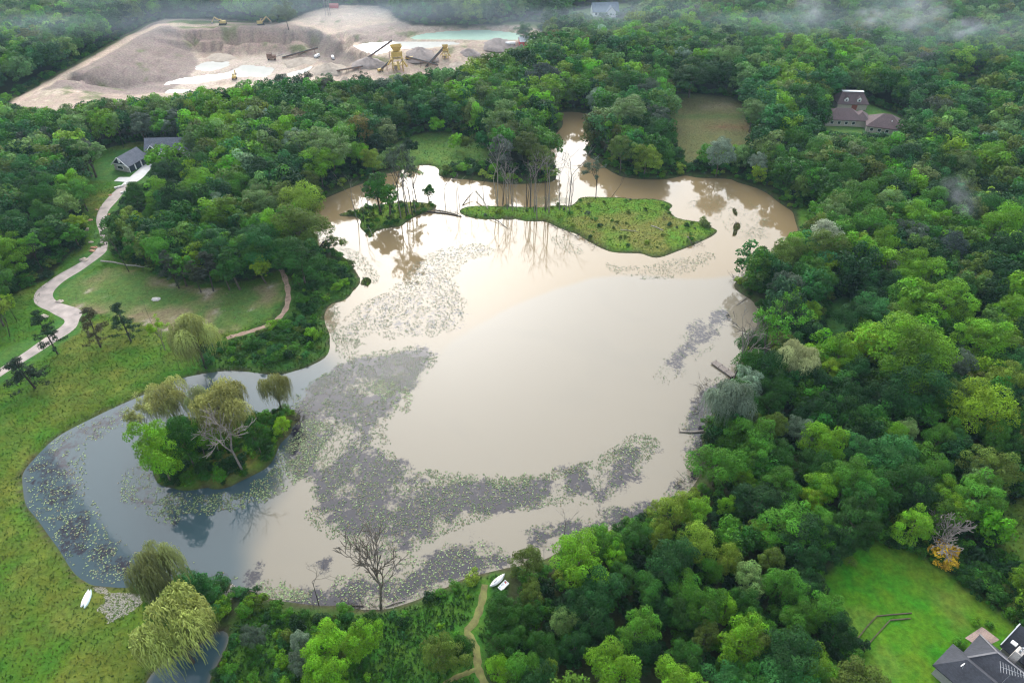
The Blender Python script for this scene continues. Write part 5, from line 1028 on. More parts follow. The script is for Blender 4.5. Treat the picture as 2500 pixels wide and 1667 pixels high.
tag(ribbon('dirt_track', DIRT, 1.7, DIRTM), kind='structure'); tag(ribbon('footpath', TRACK, 1.5, TRODDEN), kind='structure'); tag(ribbon('side_footpath', TRACK2, 1.0, TRODDEN), kind='structure')

# ================================================================ houses
def gable_wall(mb, L, W, hw, hr, o=(0, 0), z0=-.4):
    x, y = L / 2, W / 2; ox, oy = o; q = lambda a, b_, c_: (ox + a, oy + b_, c_)
    mb.poly([q(-x, -y, z0), q(x, -y, z0), q(x, -y, hw), q(-x, -y, hw)]); mb.poly([q(x, y, z0), q(-x, y, z0), q(-x, y, hw), q(x, y, hw)])
    mb.poly([q(x, -y, z0), q(x, y, z0), q(x, y, hw), q(x, 0, hw + hr), q(x, -y, hw)]); mb.poly([q(-x, y, z0), q(-x, -y, z0), q(-x, -y, hw), q(-x, 0, hw + hr), q(-x, y, hw)])
def gable_roof(mb, L, W, hw, hr, o=(0, 0), over=.5, th=.16):
    x, y = L / 2 + over, W / 2 + over; sl = hr / (W / 2); ze = hw - sl * over + .03; zr = hw + hr + .03; ox, oy = o
    for s in (-1, 1):
        a, b_, c_, d = (ox - x, oy + s * y, ze), (ox + x, oy + s * y, ze), (ox + x, oy, zr), (ox - x, oy, zr); up = lambda p: (p[0], p[1], p[2] + th)
        f = [up(a), up(b_), up(c_), up(d)]; mb.poly(f if s < 0 else f[::-1]); f = [a, b_, c_, d]; mb.poly(f[::-1] if s < 0 else f)
        mb.poly([a, b_, up(b_), up(a)] if s < 0 else [b_, a, up(a), up(b_)])
        for p, q in ((a, d), (b_, c_)): mb.poly([p, q, up(q), up(p)])
def hip_roof(mb, L, W, ze, hr, o=(0, 0), over=.6, ridge=None, open_end=False):
    x, y = L / 2 + over, W / 2 + over; rx = max(x - y, .05) if ridge is None else ridge / 2; ox, oy = o; xr2 = x if open_end else rx
    A, B, C_, D_ = (ox - x, oy - y, ze), (ox + x, oy - y, ze), (ox + x, oy + y, ze), (ox - x, oy + y, ze); E, F_ = (ox - rx, oy, ze + hr), (ox + xr2, oy, ze + hr)
    mb.poly([A, B, F_, E]); mb.poly([C_, D_, E, F_]); mb.poly([D_, A, E]); mb.poly([B, C_, F_])
    dn = lambda p: (p[0], p[1], p[2] - .22)
    for p, q in ((A, B), (B, C_), (C_, D_), (D_, A)): mb.poly([dn(p), dn(q), q, p])
    mb.poly([dn(D_), dn(C_), dn(B), dn(A)])
def box_wall(mb, L, W, h, o=(0, 0), z0=-.4): mb.box((o[0], o[1], (h + z0) / 2), (L, W, h - z0))
def on_block(root, name, M, mb_fn, m):
    b_ = MB(); mb_fn(b_); b_.v = [tuple(M @ Vector(v)) for v in b_.v]; return b_.build(name, m, root)
def shingle(name, c, scale=1.6):
    m = bpy.data.materials.new(name); n, l = nodes_of(m); o = n.new('ShaderNodeOutputMaterial'); b = n.new('ShaderNodeBsdfPrincipled'); l.new(b.outputs[0], o.inputs[0]); b.inputs['Roughness'].default_value = .9
    tc = n.new('ShaderNodeTexCoord'); br = n.new('ShaderNodeTexBrick'); br.inputs['Scale'].default_value = scale; br.inputs['Color1'].default_value = (*[x * .8 for x in c], 1); br.inputs['Color2'].default_value = (*[x * 1.25 for x in c], 1); br.inputs['Mortar'].default_value = (*[x * .55 for x in c], 1); br.inputs['Mortar Size'].default_value = .012
    nz = n.new('ShaderNodeTexNoise'); nz.inputs['Scale'].default_value = .6; nz.inputs['Detail'].default_value = 6; mx = n.new('ShaderNodeMix'); mx.data_type = 'RGBA'; mx.blend_type = 'MULTIPLY'; mx.inputs['Factor'].default_value = .6
    l.new(tc.outputs['Object'], br.inputs['Vector']); l.new(tc.outputs['Object'], nz.inputs['Vector']); l.new(br.outputs['Color'], mx.inputs['A']); l.new(nz.outputs['Fac'], mx.inputs['B'])
    gm_ = n.new('ShaderNodeBrightContrast'); gm_.inputs['Bright'].default_value = .01; l.new(mx.outputs['Result'], gm_.inputs['Color']); l.new(gm_.outputs[0], b.inputs['Base Color']); return m
ROOF_BLUE = shingle('slate_blue_shingle', (.155, .165, .20)); ROOF_BROWN = shingle('brown_shingle', (.135, .085, .085)); ROOF_DARK = shingle('charcoal_shingle', (.050, .052, .065)); ROOF_FAR = shingle('blue_grey_shingle', (.15, .19, .24))
WHITE = mat('white_trim', (.78, .78, .76), .7, .05, 1); SIDING = mat('navy_siding', (.035, .045, .06), .8, .1, 2); STONEW = mat('pale_stone_wall', (.42, .39, .35), .9, .25, 2.5, .3); GLASS = mat('window_glass', (.03, .04, .05), .08, .2, 1, 0, .6); TAN = mat('tan_siding', (.40, .36, .30), .85, .08, 2); METAL = mat('grey_metal', (.35, .36, .37), .5, .1, 3, 0, .5, .6)
def blk(x, y, ang, z=0): return Matrix.Translation((x, y, z)) @ Matrix.Rotation(ang, 4, 'Z')
def window(root, M, x, y, z, w_, h_, face, m=GLASS):
    """face: outward direction in block axes"""
    fx, fy = face; dx, dy = (abs(fy) * w_ or .06), (abs(fx) * w_ or .06)
    o = on_block(root, 'window', M, lambda b_: b_.box((x + fx * .05, y + fy * .05, z), (dx, dy, h_)), m)
    fr = lambda b_: [b_.box((x + fx * .06 + (abs(fy) * s * (w_ / 2 + .05)), y + fy * .06 + abs(fx) * s * (w_ / 2 + .05), z), ((.1 if fy else .14), (.1 if fx else .14), h_ + .2)) for s in (-1, 1)] + [b_.box((x + fx * .06, y + fy * .06, z + s * (h_ / 2 + .05)), (abs(fy) * w_ + (.14 if fx else 0), abs(fx) * w_ + (.14 if fy else 0), .1)) for s in (-1, 1)]
    on_block(root, 'frame', M, fr, WHITE).parent = o; return o
# --- white and navy house at the end of the driveway
hx0, hy0, hz0 = at(0, 0, 1180, 1380)
hs_root = thing('house', 'slate-roofed house with navy gables and white trim at the end of the driveway', 'house', (hx0, hy0, hz0))
def rel(ox, oy, x, y, z=0.0):
    a, b_ = G(ox + x / 3.36, oy + y / 3.36, hz0 + z); return a - hx0, b_ - hy0
c0, c1 = rel(0, 0, 1070, 1420), rel(0, 0, 1200, 1345); ga = math.atan2(c1[1] - c0[1], c1[0] - c0[0]); GLn = math.hypot(c1[0] - c0[0], c1[1] - c0[1]) + 1
gc = (c0[0] + math.cos(ga) * GLn / 2 - math.sin(ga) * 3.6, c0[1] + math.sin(ga) * GLn / 2 + math.cos(ga) * 3.6); MG = blk(*gc, ga)
on_block(hs_root, 'wall', MG, lambda b_: gable_wall(b_, GLn, 7.2, 2.9, 2.9), STONEW); gr_ = on_block(hs_root, 'roof', MG, lambda b_: gable_roof(b_, GLn, 7.2, 2.9, 2.9), ROOF_BLUE)
on_block(hs_root, 'gable', MG, lambda b_: b_.poly([(-GLn / 2 - .04, 3.6, 2.9), (-GLn / 2 - .04, -3.6, 2.9), (-GLn / 2 - .04, 0, 5.75)]), SIDING)
on_block(hs_root, 'rake_board', MG, lambda b_: [b_.bar((-GLn / 2 - .55, s * 4.15, 2.45), (-GLn / 2 - .55, 0, 5.95), .12, .32) for s in (-1, 1)] + [b_.bar((-GLn / 2 - .09, -3.6, 2.85), (-GLn / 2 - .09, 3.6, 2.85), .1, .28)], WHITE)
window(hs_root, MG, -GLn / 2 - .04, 0, 4.3, .6, 1.3, (-1, 0), WHITE); window(hs_root, MG, -GLn / 2, .5, 1.6, 2.6, 1.2, (-1, 0))
for k in range(3):
    d = on_block(hs_root, 'garage_door', MG, lambda b_: b_.box((-GLn / 2 + GLn * (k + .5) / 3, -3.62, 1.15), (2.6, .08, 2.3)), SIDING)
    on_block(hs_root, 'door_frame', MG, lambda b_: [b_.box((-GLn / 2 + GLn * (k + .5) / 3 + s * 1.42, -3.64, 1.2), (.22, .1, 2.6)) for s in (-1, 1)] + [b_.box((-GLn / 2 + GLn * (k + .5) / 3, -3.64, 2.45), (2.62, .1, .2))], WHITE).parent = d
m0, m1_ = rel(0, 0, 1200, 1335), rel(0, 0, 1560, 1345); Lm = m1_[0] - m0[0]; MM = blk((m0[0] + m1_[0]) / 2, m0[1] + 6.0, R(3))
on_block(hs_root, 'wall', MM, lambda b_: gable_wall(b_, Lm, 9.5, 3.2, 4.4), TAN); mr_ = on_block(hs_root, 'roof', MM, lambda b_: gable_roof(b_, Lm, 9.5, 3.2, 4.4), ROOF_BLUE)
MX = MM @ blk(-Lm * .12, -4.0, R(90)); on_block(hs_root, 'wall', MX, lambda b_: gable_wall(b_, 6.5, 6.6, 3.2, 3.4), TAN); on_block(hs_root, 'roof', MX, lambda b_: gable_roof(b_, 6.5, 6.6, 3.2, 3.4), ROOF_BLUE)
on_block(hs_root, 'gable', MX, lambda b_: b_.poly([(-3.3, 3.3, 3.2), (-3.3, -3.3, 3.2), (-3.3, 0, 6.5)]), SIDING); on_block(hs_root, 'rake_board', MX, lambda b_: [b_.bar((-3.8, s * 3.85, 2.7), (-3.8, 0, 6.75), .12, .32) for s in (-1, 1)], WHITE); window(hs_root, MX, -3.3, 0, 4.6, .7, 1.5, (-1, 0), WHITE)
MD = MM @ blk(-Lm * .33, -3.0, R(90), 3.6); on_block(hs_root, 'dormer', MD, lambda b_: gable_wall(b_, 3.2, 2.6, 1.6, 1.3, z0=-1), SIDING); on_block(hs_root, 'dormer_roof', MD, lambda b_: gable_roof(b_, 3.2, 2.6, 1.6, 1.3, over=.35), ROOF_BLUE); on_block(hs_root, 'rake_board', MD, lambda b_: [b_.bar((-2.0, s * 1.65, 1.25), (-2.0, 0, 3.05), .1, .2) for s in (-1, 1)], WHITE); window(hs_root, MD, -1.62, 0, .9, .9, 1.0, (-1, 0))
MR = MM @ blk(Lm * .36, -1.5, R(90)); on_block(hs_root, 'wall', MR, lambda b_: gable_wall(b_, 9, 4.6, 3.2, 2.9), TAN); on_block(hs_root, 'roof', MR, lambda b_: gable_roof(b_, 9, 4.6, 3.2, 2.9), ROOF_BLUE); on_block(hs_root, 'rake_board', MR, lambda b_: [b_.bar((-5.05, s * 2.85, 2.7), (-5.05, 0, 6.2), .12, .3) for s in (-1, 1)], WHITE)
for wx_ in (-.2, .12, .3): window(hs_root, MM, Lm * wx_, -4.75, 1.6, 1.3, 1.3, (0, -1))
# --- brown roofed house in the woods
bx0, by0, bz0 = at(1800, 0, 1010, 1010); bh = thing('house', 'long low house with brown hipped roofs among the trees', 'house', (bx0, by0, bz0)); hx0, hy0, hz0 = bx0, by0, bz0
def hipped(root, ox, oy, c, L, W, ang, ze, hr, roofm, wallm, ridge=None):
    p = rel(ox, oy, *c, ze); M = blk(*p, ang); on_block(root, 'wall', M, lambda b_: box_wall(b_, L, W, ze - .05), wallm); on_block(root, 'roof', M, lambda b_: hip_roof(b_, L, W, ze, hr, ridge=ridge), roofm); return M
Mb = hipped(bh, 1800, 0, (860, 950), 15, 9, R(-6), 2.9, 3.4, ROOF_BROWN, TAN); Mb2 = hipped(bh, 1800, 0, (1210, 1010), 14, 11, R(-20), 2.9, 4.0, ROOF_BROWN, TAN); Mb3 = hipped(bh, 1800, 0, (1010, 960), 8, 6, R(75), 2.9, 2.6, ROOF_BROWN, TAN)
on_block(bh, 'vent', Mb2, lambda b_: b_.tube((2, -3, 4.2), (2, -3, 5.3), .2, .2, 6), WHITE); 
for wx_ in (-5, -2, 1, 4): window(bh, Mb2, wx_, -5.5, 1.5, 1.2, 1.2, (0, -1)); window(bh, Mb, wx_, -4.5, 1.5, 1.2, 1.2, (0, -1))
bx1, by1, bz1 = at(1800, 0, 940, 905); bb = thing('carriage_house', 'brown mansard roofed building with dormers behind the brown hipped house', 'house', (bx1, by1, bz1)); hx0, hy0, hz0 = bx1, by1, bz1; Mc = blk(0, 4.5, R(-4))
on_block(bb, 'wall', Mc, lambda b_: box_wall(b_, 13, 8.5, 2.7), TAN); on_block(bb, 'roof', Mc, lambda b_: hip_roof(b_, 13, 8.5, 2.8, 4.2, ridge=9.0), ROOF_BROWN)
on_block(bb, 'ridge_deck', Mc, lambda b_: b_.box((0, 0, 7.0), (9.4, 1.6, .25)), WHITE)
for k in (-1, 1):
    Md = Mc @ blk(k * 2.8 - .3, -2.6, R(90), 3.6); on_block(bb, 'dormer', Md, lambda b_: gable_wall(b_, 2.6, 1.7, 1.2, .9, z0=-1), WHITE); on_block(bb, 'dormer_roof', Md, lambda b_: gable_roof(b_, 2.6, 1.7, 1.2, .9, over=.2), ROOF_BROWN); window(bb, Md, -1.3, 0, .6, .8, .8, (-1, 0))
on_block(bb, 'door', Mc, lambda b_: b_.box((1, -4.3, 1.1), (2.4, .1, 2.2)), mat('red_door', (.25, .07, .05)))
# --- charcoal roofed house below the mown lawn
pA, pB = np.array(G(1800 + 2120 / 3.36, 1200 + 1330 / 3.36, 7.0)), np.array(G(1800 + 2320 / 3.36, 1200 + 1490 / 3.36, 7.0)); ua = (pB - pA) / np.linalg.norm(pB - pA); ang = math.atan2(ua[1], ua[0])
gh = thing('house', 'charcoal hip-roofed house with chimney and antenna below the mown lawn', 'house', (pA[0], pA[1], H(*pA)), ang); zb = H(*pA)
def loc_(x, y, z):
    q = np.array(G(1800 + x / 3.36, 1200 + y / 3.36, z)) - pA; return float(q @ ua), float(q @ np.array([-ua[1], ua[0]]))
I4 = Matrix.Identity(4); WA = 6.4
wallm = mat('grey_siding', (.30, .29, .27), .85, .1, 2)
on_block(gh, 'wall', I4, lambda b_: box_wall(b_, 21.4, WA, 2.95, (8, 0)), wallm); on_block(gh, 'roof', I4, lambda b_: hip_roof(b_, 21.4, WA, 3.0, 3.6, (8, 0), ridge=16.0), ROOF_DARK)
on_block(gh, 'ridge_cap', I4, lambda b_: [b_.bar((0, 0, 6.64), (16, 0, 6.64), .3, .08)] + [b_.bar((0, 0, 6.64), (-3.3, s * 3.8, 3.04), .3, .08) for s in (-1, 1)], mat('ridge_cap', (.17, .165, .17)))
sB, tB = loc_(2300, 1105, 8.0); eB = loc_(2115, 1240, 4.2); hwB = abs(tB - eB[1]); 
on_block(gh, 'wall', I4, lambda b_: gable_wall(b_, 16, hwB * 2 - 1, 4.0, 3.6, (sB + 8.5, tB)), wallm); on_block(gh, 'roof', I4, lambda b_: gable_roof(b_, 16, hwB * 2 - 1, 4.0, 3.6, (sB + 8.5, tB)), ROOF_DARK)
on_block(gh, 'rake_board', I4, lambda b_: [b_.bar((sB - .02, tB + s * hwB, 3.85), (sB - .02, tB, 7.75), .16, .3) for s in (-1, 1)], WHITE)
sC, tC = loc_(1865, 1400, 6.0); on_block(gh, 'wall', I4, lambda b_: box_wall(b_, 15.6, 5.2, 2.95, (sC + 5.5, tC)), wallm); on_block(gh, 'roof', I4, lambda b_: hip_roof(b_, 15.6, 5.2, 3.0, 3.0, (sC + 5.5, tC), ridge=11.0), ROOF_DARK)
sK, tK = loc_(2280, 1350, 7.0); ch = on_block(gh, 'chimney', I4, lambda b_: b_.box((sK, tK, 6.4), (1.1, 1.5, 3.0)), mat('pale_brick', (.50, .45, .40), .9, .2, 4, .3)); on_block(gh, 'flue', I4, lambda b_: [b_.tube((sK, tK + d, 7.9), (sK, tK + d, 8.5), .2, .17, 8) for d in (-.35, .35)], METAL).parent = ch
sV, tV = loc_(2252, 1262, 6.5); on_block(gh, 'skylight', I4, lambda b_: b_.box((sV, tV, 6.35), (.9, .7, .25)), WHITE)
sD, tD = loc_(1832, 1448, 6.0); dm = MB(); rr_ = [(math.cos(q * .524) * .45, math.sin(q * .524) * .45) for q in range(12)]; base = len(dm.v)
ds = on_block(gh, 'satellite_dish', I4, lambda b_: [b_.poly([(sD, tD, 6.0)] + [(sD - .12 + a * .25, tD + b__, 6.15 + a) for a, b__ in (rr_[k], rr_[(k + 1) % 12])]) for k in range(12)], WHITE); on_block(gh, 'dish_arm', I4, lambda b_: b_.tube((sD, tD, 6.1), (sD + .2, tD, 5.2), .04, .04, 5), METAL).parent = ds
sN, tN = loc_(2240, 1500, 9.0)
an = on_block(gh, 'antenna', I4, lambda b_: [b_.tube((sN, tN, 5.2), (sN, tN, 9.2), .04, .03, 5), b_.tube((sN - 1.6, tN - .9, 9.1), (sN + 1.2, tN + .7, 9.1), .03, .03, 4)], METAL)
on_block(gh, 'antenna_rods', I4, lambda b_: [b_.tube((sN - 1.6 + 2.8 * q - (1.0 - .5 * q) * .5, tN - .9 + 1.6 * q + (1.0 - .5 * q) * .87, 9.12), (sN - 1.6 + 2.8 * q + (1.0 - .5 * q) * .5, tN - .9 + 1.6 * q - (1.0 - .5 * q) * .87, 9.12), .02, .02, 4) for q in np.linspace(0, 1, 9)], METAL).parent = an
PAV = shingle('pink_paver', (.42, .30, .25), 3.0)
q0 = gp(1800, 1200, [(1865, 1200), (2005, 1108)]); q1 = gp(1800, 1200, [(2000, 1290), (2150, 1215)]); tag(strip('paved_patio', q0, q1, PAV, .12), kind='structure')
for pts_, lb in (([(985, 1205), (1060, 1110), (1140, 1022), (1250, 1010), (1430, 996)], 'thin sunken edging along the top of the garden bed'), ([(1000, 1335), (1100, 1220), (1200, 1110), (1250, 1055), (1420, 1040)], 'low weathered timber wall along the garden bed on the mown lawn')):
    pl = gp(1800, 1200, pts_); p0 = pl[0]; o = thing('retaining_wall', lb, 'garden wall', (p0[0], p0[1], H(*p0)))
    for a, b_ in zip(pl[:-1], pl[1:]): MB().bar((a[0] - p0[0], a[1] - p0[1], H(*a) - H(*p0) + .12), (b_[0] - p0[0], b_[1] - p0[1], H(*b_) - H(*p0) + .08), .16, .24).build('timber', mat('old_timber', (.10, .08, .055), .95, .3, 2, .3), o)
# --- far house, red shed, sheds by the pit
fx, fy, fz = at(1200, 0, 930, 140); fh = thing('house', 'pale house with a blue-grey roof beside the distant lawn', 'house', (fx, fy, fz)); hx0, hy0, hz0 = fx, fy, fz
Mf = blk(0, 5, R(5)); on_block(fh, 'wall', Mf, lambda b_: gable_wall(b_, 16, 9, 3, 4), WHITE); on_block(fh, 'roof', Mf, lambda b_: gable_roof(b_, 16, 9, 3, 4), ROOF_FAR); Mf2 = Mf @ blk(3, -4, R(90)); on_block(fh, 'wall', Mf2, lambda b_: gable_wall(b_, 6, 6, 3, 3), WHITE); on_block(fh, 'roof', Mf2, lambda b_: gable_roof(b_, 6, 6, 3, 3), ROOF_FAR)
for wx_ in (-6, -3.5, -1): window(fh, Mf, wx_, -4.5, 1.6, 1.3, 1.3, (0, -1))
fx, fy, fz = at(1200, 0, 320, 372); sh = thing('shed', 'long white-roofed shed with a red end by the pit pool', 'shed', (fx, fy, fz)); Ms = blk(0, 0, R(8))
on_block(sh, 'wall', Ms, lambda b_: gable_wall(b_, 13, 6, 3, 1.8), mat('red_siding', (.42, .06, .05), .7)); on_block(sh, 'roof', Ms, lambda b_: gable_roof(b_, 13, 6, 3, 1.8, over=.3), mat('white_metal_roof', (.78, .79, .80), .5))
fx, fy, fz = at(600, 0, 725, 65); sh = thing('shed', 'small red building beside utility poles beyond the pit', 'shed', (fx, fy, fz), 0, None, .55); on_block(sh, 'wall', I4, lambda b_: gable_wall(b_, 10, 5, 3, 1.5), MATS['red_siding']); on_block(sh, 'roof', I4, lambda b_: gable_roof(b_, 10, 5, 3, 1.5, over=.3), mat('rust_roof', (.36, .12, .10), .7))
for k, (bx, by) in enumerate([(658, 135), (680, 130), (695, 128)]):
    x, y, z = at(600, 0, bx, by); o = thing('utility_pole', 'wooden utility pole beyond the gravel pit', 'utility pole', (x, y, z), 0, 'utility poles beyond the pit'); MB().tube((0, 0, -.5), (0, 0, 11), .17, .12, 6).build('pole', BARK_GREY, o); MB().box((0, 0, 10.2), (2.2, .14, .14)).build('crossarm', BARK_GREY, o)

# ================================================================ gravel pit
GRAV = mat('gravel', (.27, .225, .20), .98, .18, .6, .4); SANDP = mat('sand_pile', (.40, .33, .26), .98, .15, .6, .3)
def pile(ox, oy, cx, by, wpx, hpx, label, m=GRAV):
    x, y, z = at(ox, oy, cx, by); dp = depth_at(x, y, z); rw = wpx / 2 / 3.36 * dp / F; hw_ = hpx / 3.36 * dp / F / math.cos(math.atan2(CAM_H - z, y)) * .6; rg = np.random.default_rng(int(cx)); nr, na2 = 8, 30; V = [(0, 0, hw_)]; Fq = []
    for i in range(1, nr + 1):
        for k in range(na2):
            t = i / nr; a = 6.283 * k / na2; w2 = 1 + .12 * math.sin(2 * a + cx) + .07 * math.sin(5 * a + by) + .05 * rg.normal() * t; V.append((math.cos(a) * rw * t * w2, math.sin(a) * rw * t * w2 * .9, hw_ * max(0, 1 - t ** 1.12) - .5 * (i == nr) + .06 * hw_ * rg.normal() * (i < nr)))
    mb = MB(); mb.v = V; mb.f = [[0, 1 + k, 1 + (k + 1) % na2] for k in range(na2)] + [[1 + (i - 1) * na2 + k, 1 + i * na2 + k, 1 + i * na2 + (k + 1) % na2, 1 + (i - 1) * na2 + (k + 1) % na2] for i in range(1, nr) for k in range(na2)]
    o = mb.build('gravel_pile', m, None, True, (x, y + rw * .25, z - .3)); tag(o, label, 'gravel pile', 'gravel piles in the pit'); return o
for a in [(600, 0, 1430, 470, 330, 110, 'broad grey gravel cone behind the yellow screening plant'), (600, 0, 1000, 535, 270, 90, 'grey gravel heap under the long conveyor'), (600, 0, 680, 590, 340, 110, 'long tan gravel heap beside the milky pool', SANDP), (600, 0, 820, 690, 170, 100, 'tan gravel cone at the tree line', SANDP), (600, 0, 2060, 380, 300, 90, 'long dark gravel ridge beside the green pool'), (600, 0, 1830, 450, 190, 75, 'grey gravel cone beyond the small yellow plant'), (600, 0, 2060, 425, 110, 45, 'small grey gravel heap near the white trailer'), (600, 0, 1740, 540, 190, 60, 'low pinkish sand heap near the tree line', SANDP), (600, 0, 440, 520, 300, 60, 'flat spoil heap behind the brown crusher', SANDP), (600, 0, 2180, 400, 150, 40, 'dark gravel heap in front of the white trailer'), (0, 0, 1800, 480, 260, 40, 'low tan spoil hump on the pit floor', SANDP)]: pile(*a)
YEL = mat('machine_yellow', (.46, .33, .10), .6, .15, 1.5); RUST = mat('rusty_steel', (.20, .13, .10), .85, .3, 2); DKM = mat('dark_rubber', (.03, .03, .03), .9, .1, 2); STEEL = mat('worn_steel', (.28, .25, .22), .7, .2, 2)
def conveyor(p0, p1, z0, z1, label):
    a, b_ = at(600, 0, *p0), at(600, 0, *p1); o = thing('conveyor', label, 'conveyor', a); d = Vector((b_[0] - a[0], b_[1] - a[1], b_[2] - a[2])); A, B = Vector((0, 0, z0)), d + Vector((0, 0, z1))
    MB().bar(A, B, 1.0, .25).build('belt', DKM, o); s = Vector((-d.y, d.x, 0)).normalized() * .6
    for k in (-1, 1): MB().bar(A + s * k - Vector((0, 0, .3)), B + s * k - Vector((0, 0, .3)), .14, .5).build('truss', RUST, o)
    for q in (.45, .9):
        f = A.lerp(B, q); g_ = d * q; mb = MB(); [mb.bar(f + s * k, Vector((f.x, f.y, g_.z - .3)) + s * k * 1.6, .16, .16) for k in (-1, 1)]; mb.build('leg', RUST, o)
conveyor((890, 560), (1215, 480), 1.0, 9.5, 'long rusty conveyor rising to the yellow screening plant'); conveyor((740, 590), (960, 590), 1.0, 3.0, 'low conveyor in front of the long conveyor'); conveyor((1320, 540), (1580, 560), 5.0, 2.0, 'conveyor running from the screening plant towards the tree line'); conveyor((1480, 560), (1640, 470), 1.0, 6.0, 'short conveyor rising to the small yellow plant'); conveyor((300, 480), (600, 440), .8, 3.5, 'low conveyor behind the brown crusher'); conveyor((1100, 590), (1230, 560), 1.0, 6.0, 'steep conveyor at the foot of the screening plant')
def plant_tower(bx, by, sc, label, ox=600, oy=0):
    x, y, z = at(ox, oy, bx, by); o = thing('screening_plant', label, 'quarry plant', (x, y, z), R(15), None, sc)
    for sx_ in (-2.6, 2.6):
        for sy_ in (-2, 2): MB().bar((sx_, sy_, -.5), (sx_, sy_, 10), .35, .35).build('leg', YEL, o)
    for zz in (3.2, 6.4): MB().box((0, 0, zz), (6.4, 5.2, .25)).build('deck', YEL, o)
    MB().box((0, 0, 8.6), (5.6, 4.2, 2.4)).build('screen_box', YEL, o)
    hb = MB(); t_ = [(-3, -2.4, 12.6), (3, -2.4, 12.6), (3, 2.4, 12.6), (-3, 2.4, 12.6)]; b__ = [(-1.5, -1.2, 10), (1.5, -1.2, 10), (1.5, 1.2, 10), (-1.5, 1.2, 10)]
    for k in range(4): hb.poly([b__[k], b__[(k + 1) % 4], t_[(k + 1) % 4], t_[k]])
    hb.poly(b__[::-1]); hb.build('hopper', YEL, o)
    for k, (a, c_) in enumerate((((-2.2, 0, 7), (-5.2, 0, 3)), ((2.2, 0, 6), (5, -1, 1.5)), ((0, -2, 5), (0, -4.6, 1.5)))): MB().bar(a, c_, 1.2, .6).build('chute', YEL, o)
    MB().bar((-2.8, -2.8, 0), (2.8, -2.8, 6.4), .8, .15).build('stairs', STEEL, o); MB().box((0, 3.4, 1.2), (3, 2.0, 2.4)).build('control_cabin', TAN, o)
plant_tower(1250, 575, 1.0, 'tall yellow gravel screening plant with chutes and hopper'); plant_tower(1640, 480, .55, 'small yellow screening plant beyond the tall one')
def excavator(ox, oy, bx, by, rz, label, sc=1.0):
    x, y, z = at(ox, oy, bx, by); o = thing('excavator', label, 'excavator', (x, y, z), rz, None, sc)
    for s in (-1, 1): mb = MB(); mb.box((0, s * 1.2, .45), (3.8, .6, .6)); [mb.tube((k, s * 1.5, .45), (k, s * .9, .45), .45, .45, 8) for k in (-1.7, 1.7)]; mb.build('track', DKM, o)
    MB().box((-.4, 0, 1.6), (3.2, 2.6, 1.2)).build('body', YEL, o); c_ = MB().box((.9, .7, 2.5), (1.4, 1.0, 1.5)).build('cab', YEL, o); MB().box((1.2, .7, 2.7), (.9, 1.04, .7)).build('window', GLASS, c_)
    MB().bar((1, -.3, 1.9), (4, -.3, 4.4), .45, .6).build('boom', YEL, o); a_ = MB().bar((4, -.3, 4.4), (6, -.3, 1.8), .35, .45).build('arm', YEL, o); MB().box((6, -.3, 1.2), (1.0, 1.2, 1.0)).build('bucket', STEEL, a_)
excavator(0, 0, 1830, 205, R(190), 'yellow excavator on the upper bench of the pit'); excavator(0, 0, 2140, 208, R(20), 'yellow excavator with a long reach near the haul road'); excavator(0, 0, 1925, 645, R(100), 'yellow excavator at the edge of the milky pool', .8)
def truck(ox, oy, bx, by, rz, cm, label, L=7.0, box_h=1.8, cat='truck'):
    x, y, z = at(ox, oy, bx, by); o = thing('truck', label, cat, (x, y, z), rz, None, .6)
    MB().box((-.9, 0, 1.0 + box_h / 2), (L - 2.4, 2.3, box_h)).build('bed', cm, o); cb = MB().box((L / 2 - 1.0, 0, 1.75), (1.9, 2.2, 2.0)).build('cab', cm, o); MB().box((L / 2 - .3, 0, 2.15), (.62, 1.9, .7)).build('windscreen', GLASS, cb)
    for k in (-L / 2 + .9, -L / 2 + 2.1, L / 2 - 1.1):
        for s in (-1, 1): MB().tube((k, s * .85, .5), (k, s * 1.2, .5), .5, .5, 10).build('wheel', DKM, o)
WHT = mat('white_paint', (.75, .75, .74), .5); truck(600, 0, 585, 470, R(70), WHT, 'white truck parked beside the spoil heap'); truck(600, 0, 715, 480, R(110), WHT, 'white truck below the haul road slope'); truck(600, 0, 1480, 495, R(5), mat('blue_paint', (.06, .16, .35), .5), 'blue truck parked behind the screening plant'); truck(600, 0, 1410, 495, R(5), mat('teal_paint', (.15, .42, .42), .5), 'teal truck parked behind the screening plant', 5.5); truck(600, 0, 1340, 492, R(0), YEL, 'yellow dump truck beside the screening plant'); truck(600, 0, 2170, 372, R(5), WHT, 'white trailer truck in front of the red-ended shed', 10)
x, y, z = at(600, 0, 215, 488); cr = thing('crusher', 'rusty brown crusher standing on the pit floor', 'crusher', (x, y, z), R(10)); MB().box((0, 0, 1.6), (5, 2.6, 1.6)).build('body', RUST, cr); hb = MB(); hb.box((-1, 0, 3.0), (2.8, 2.8, 1.2)).build('hopper', RUST, cr)
for s in (-1.8, 1.8): MB().box((s, 0, .4), (.6, 2.4, .9)).build('skid', DKM, cr)
MB().bar((2, 0, 1.4), (7, 0, 2.8), .8, .3).build('discharge_belt', STEEL, cr)
x, y, z = at(600, 0, 1105, 585); truck(600, 0, 1105, 588, R(40), YEL, 'yellow loader at the foot of the screening plant', 5.5)

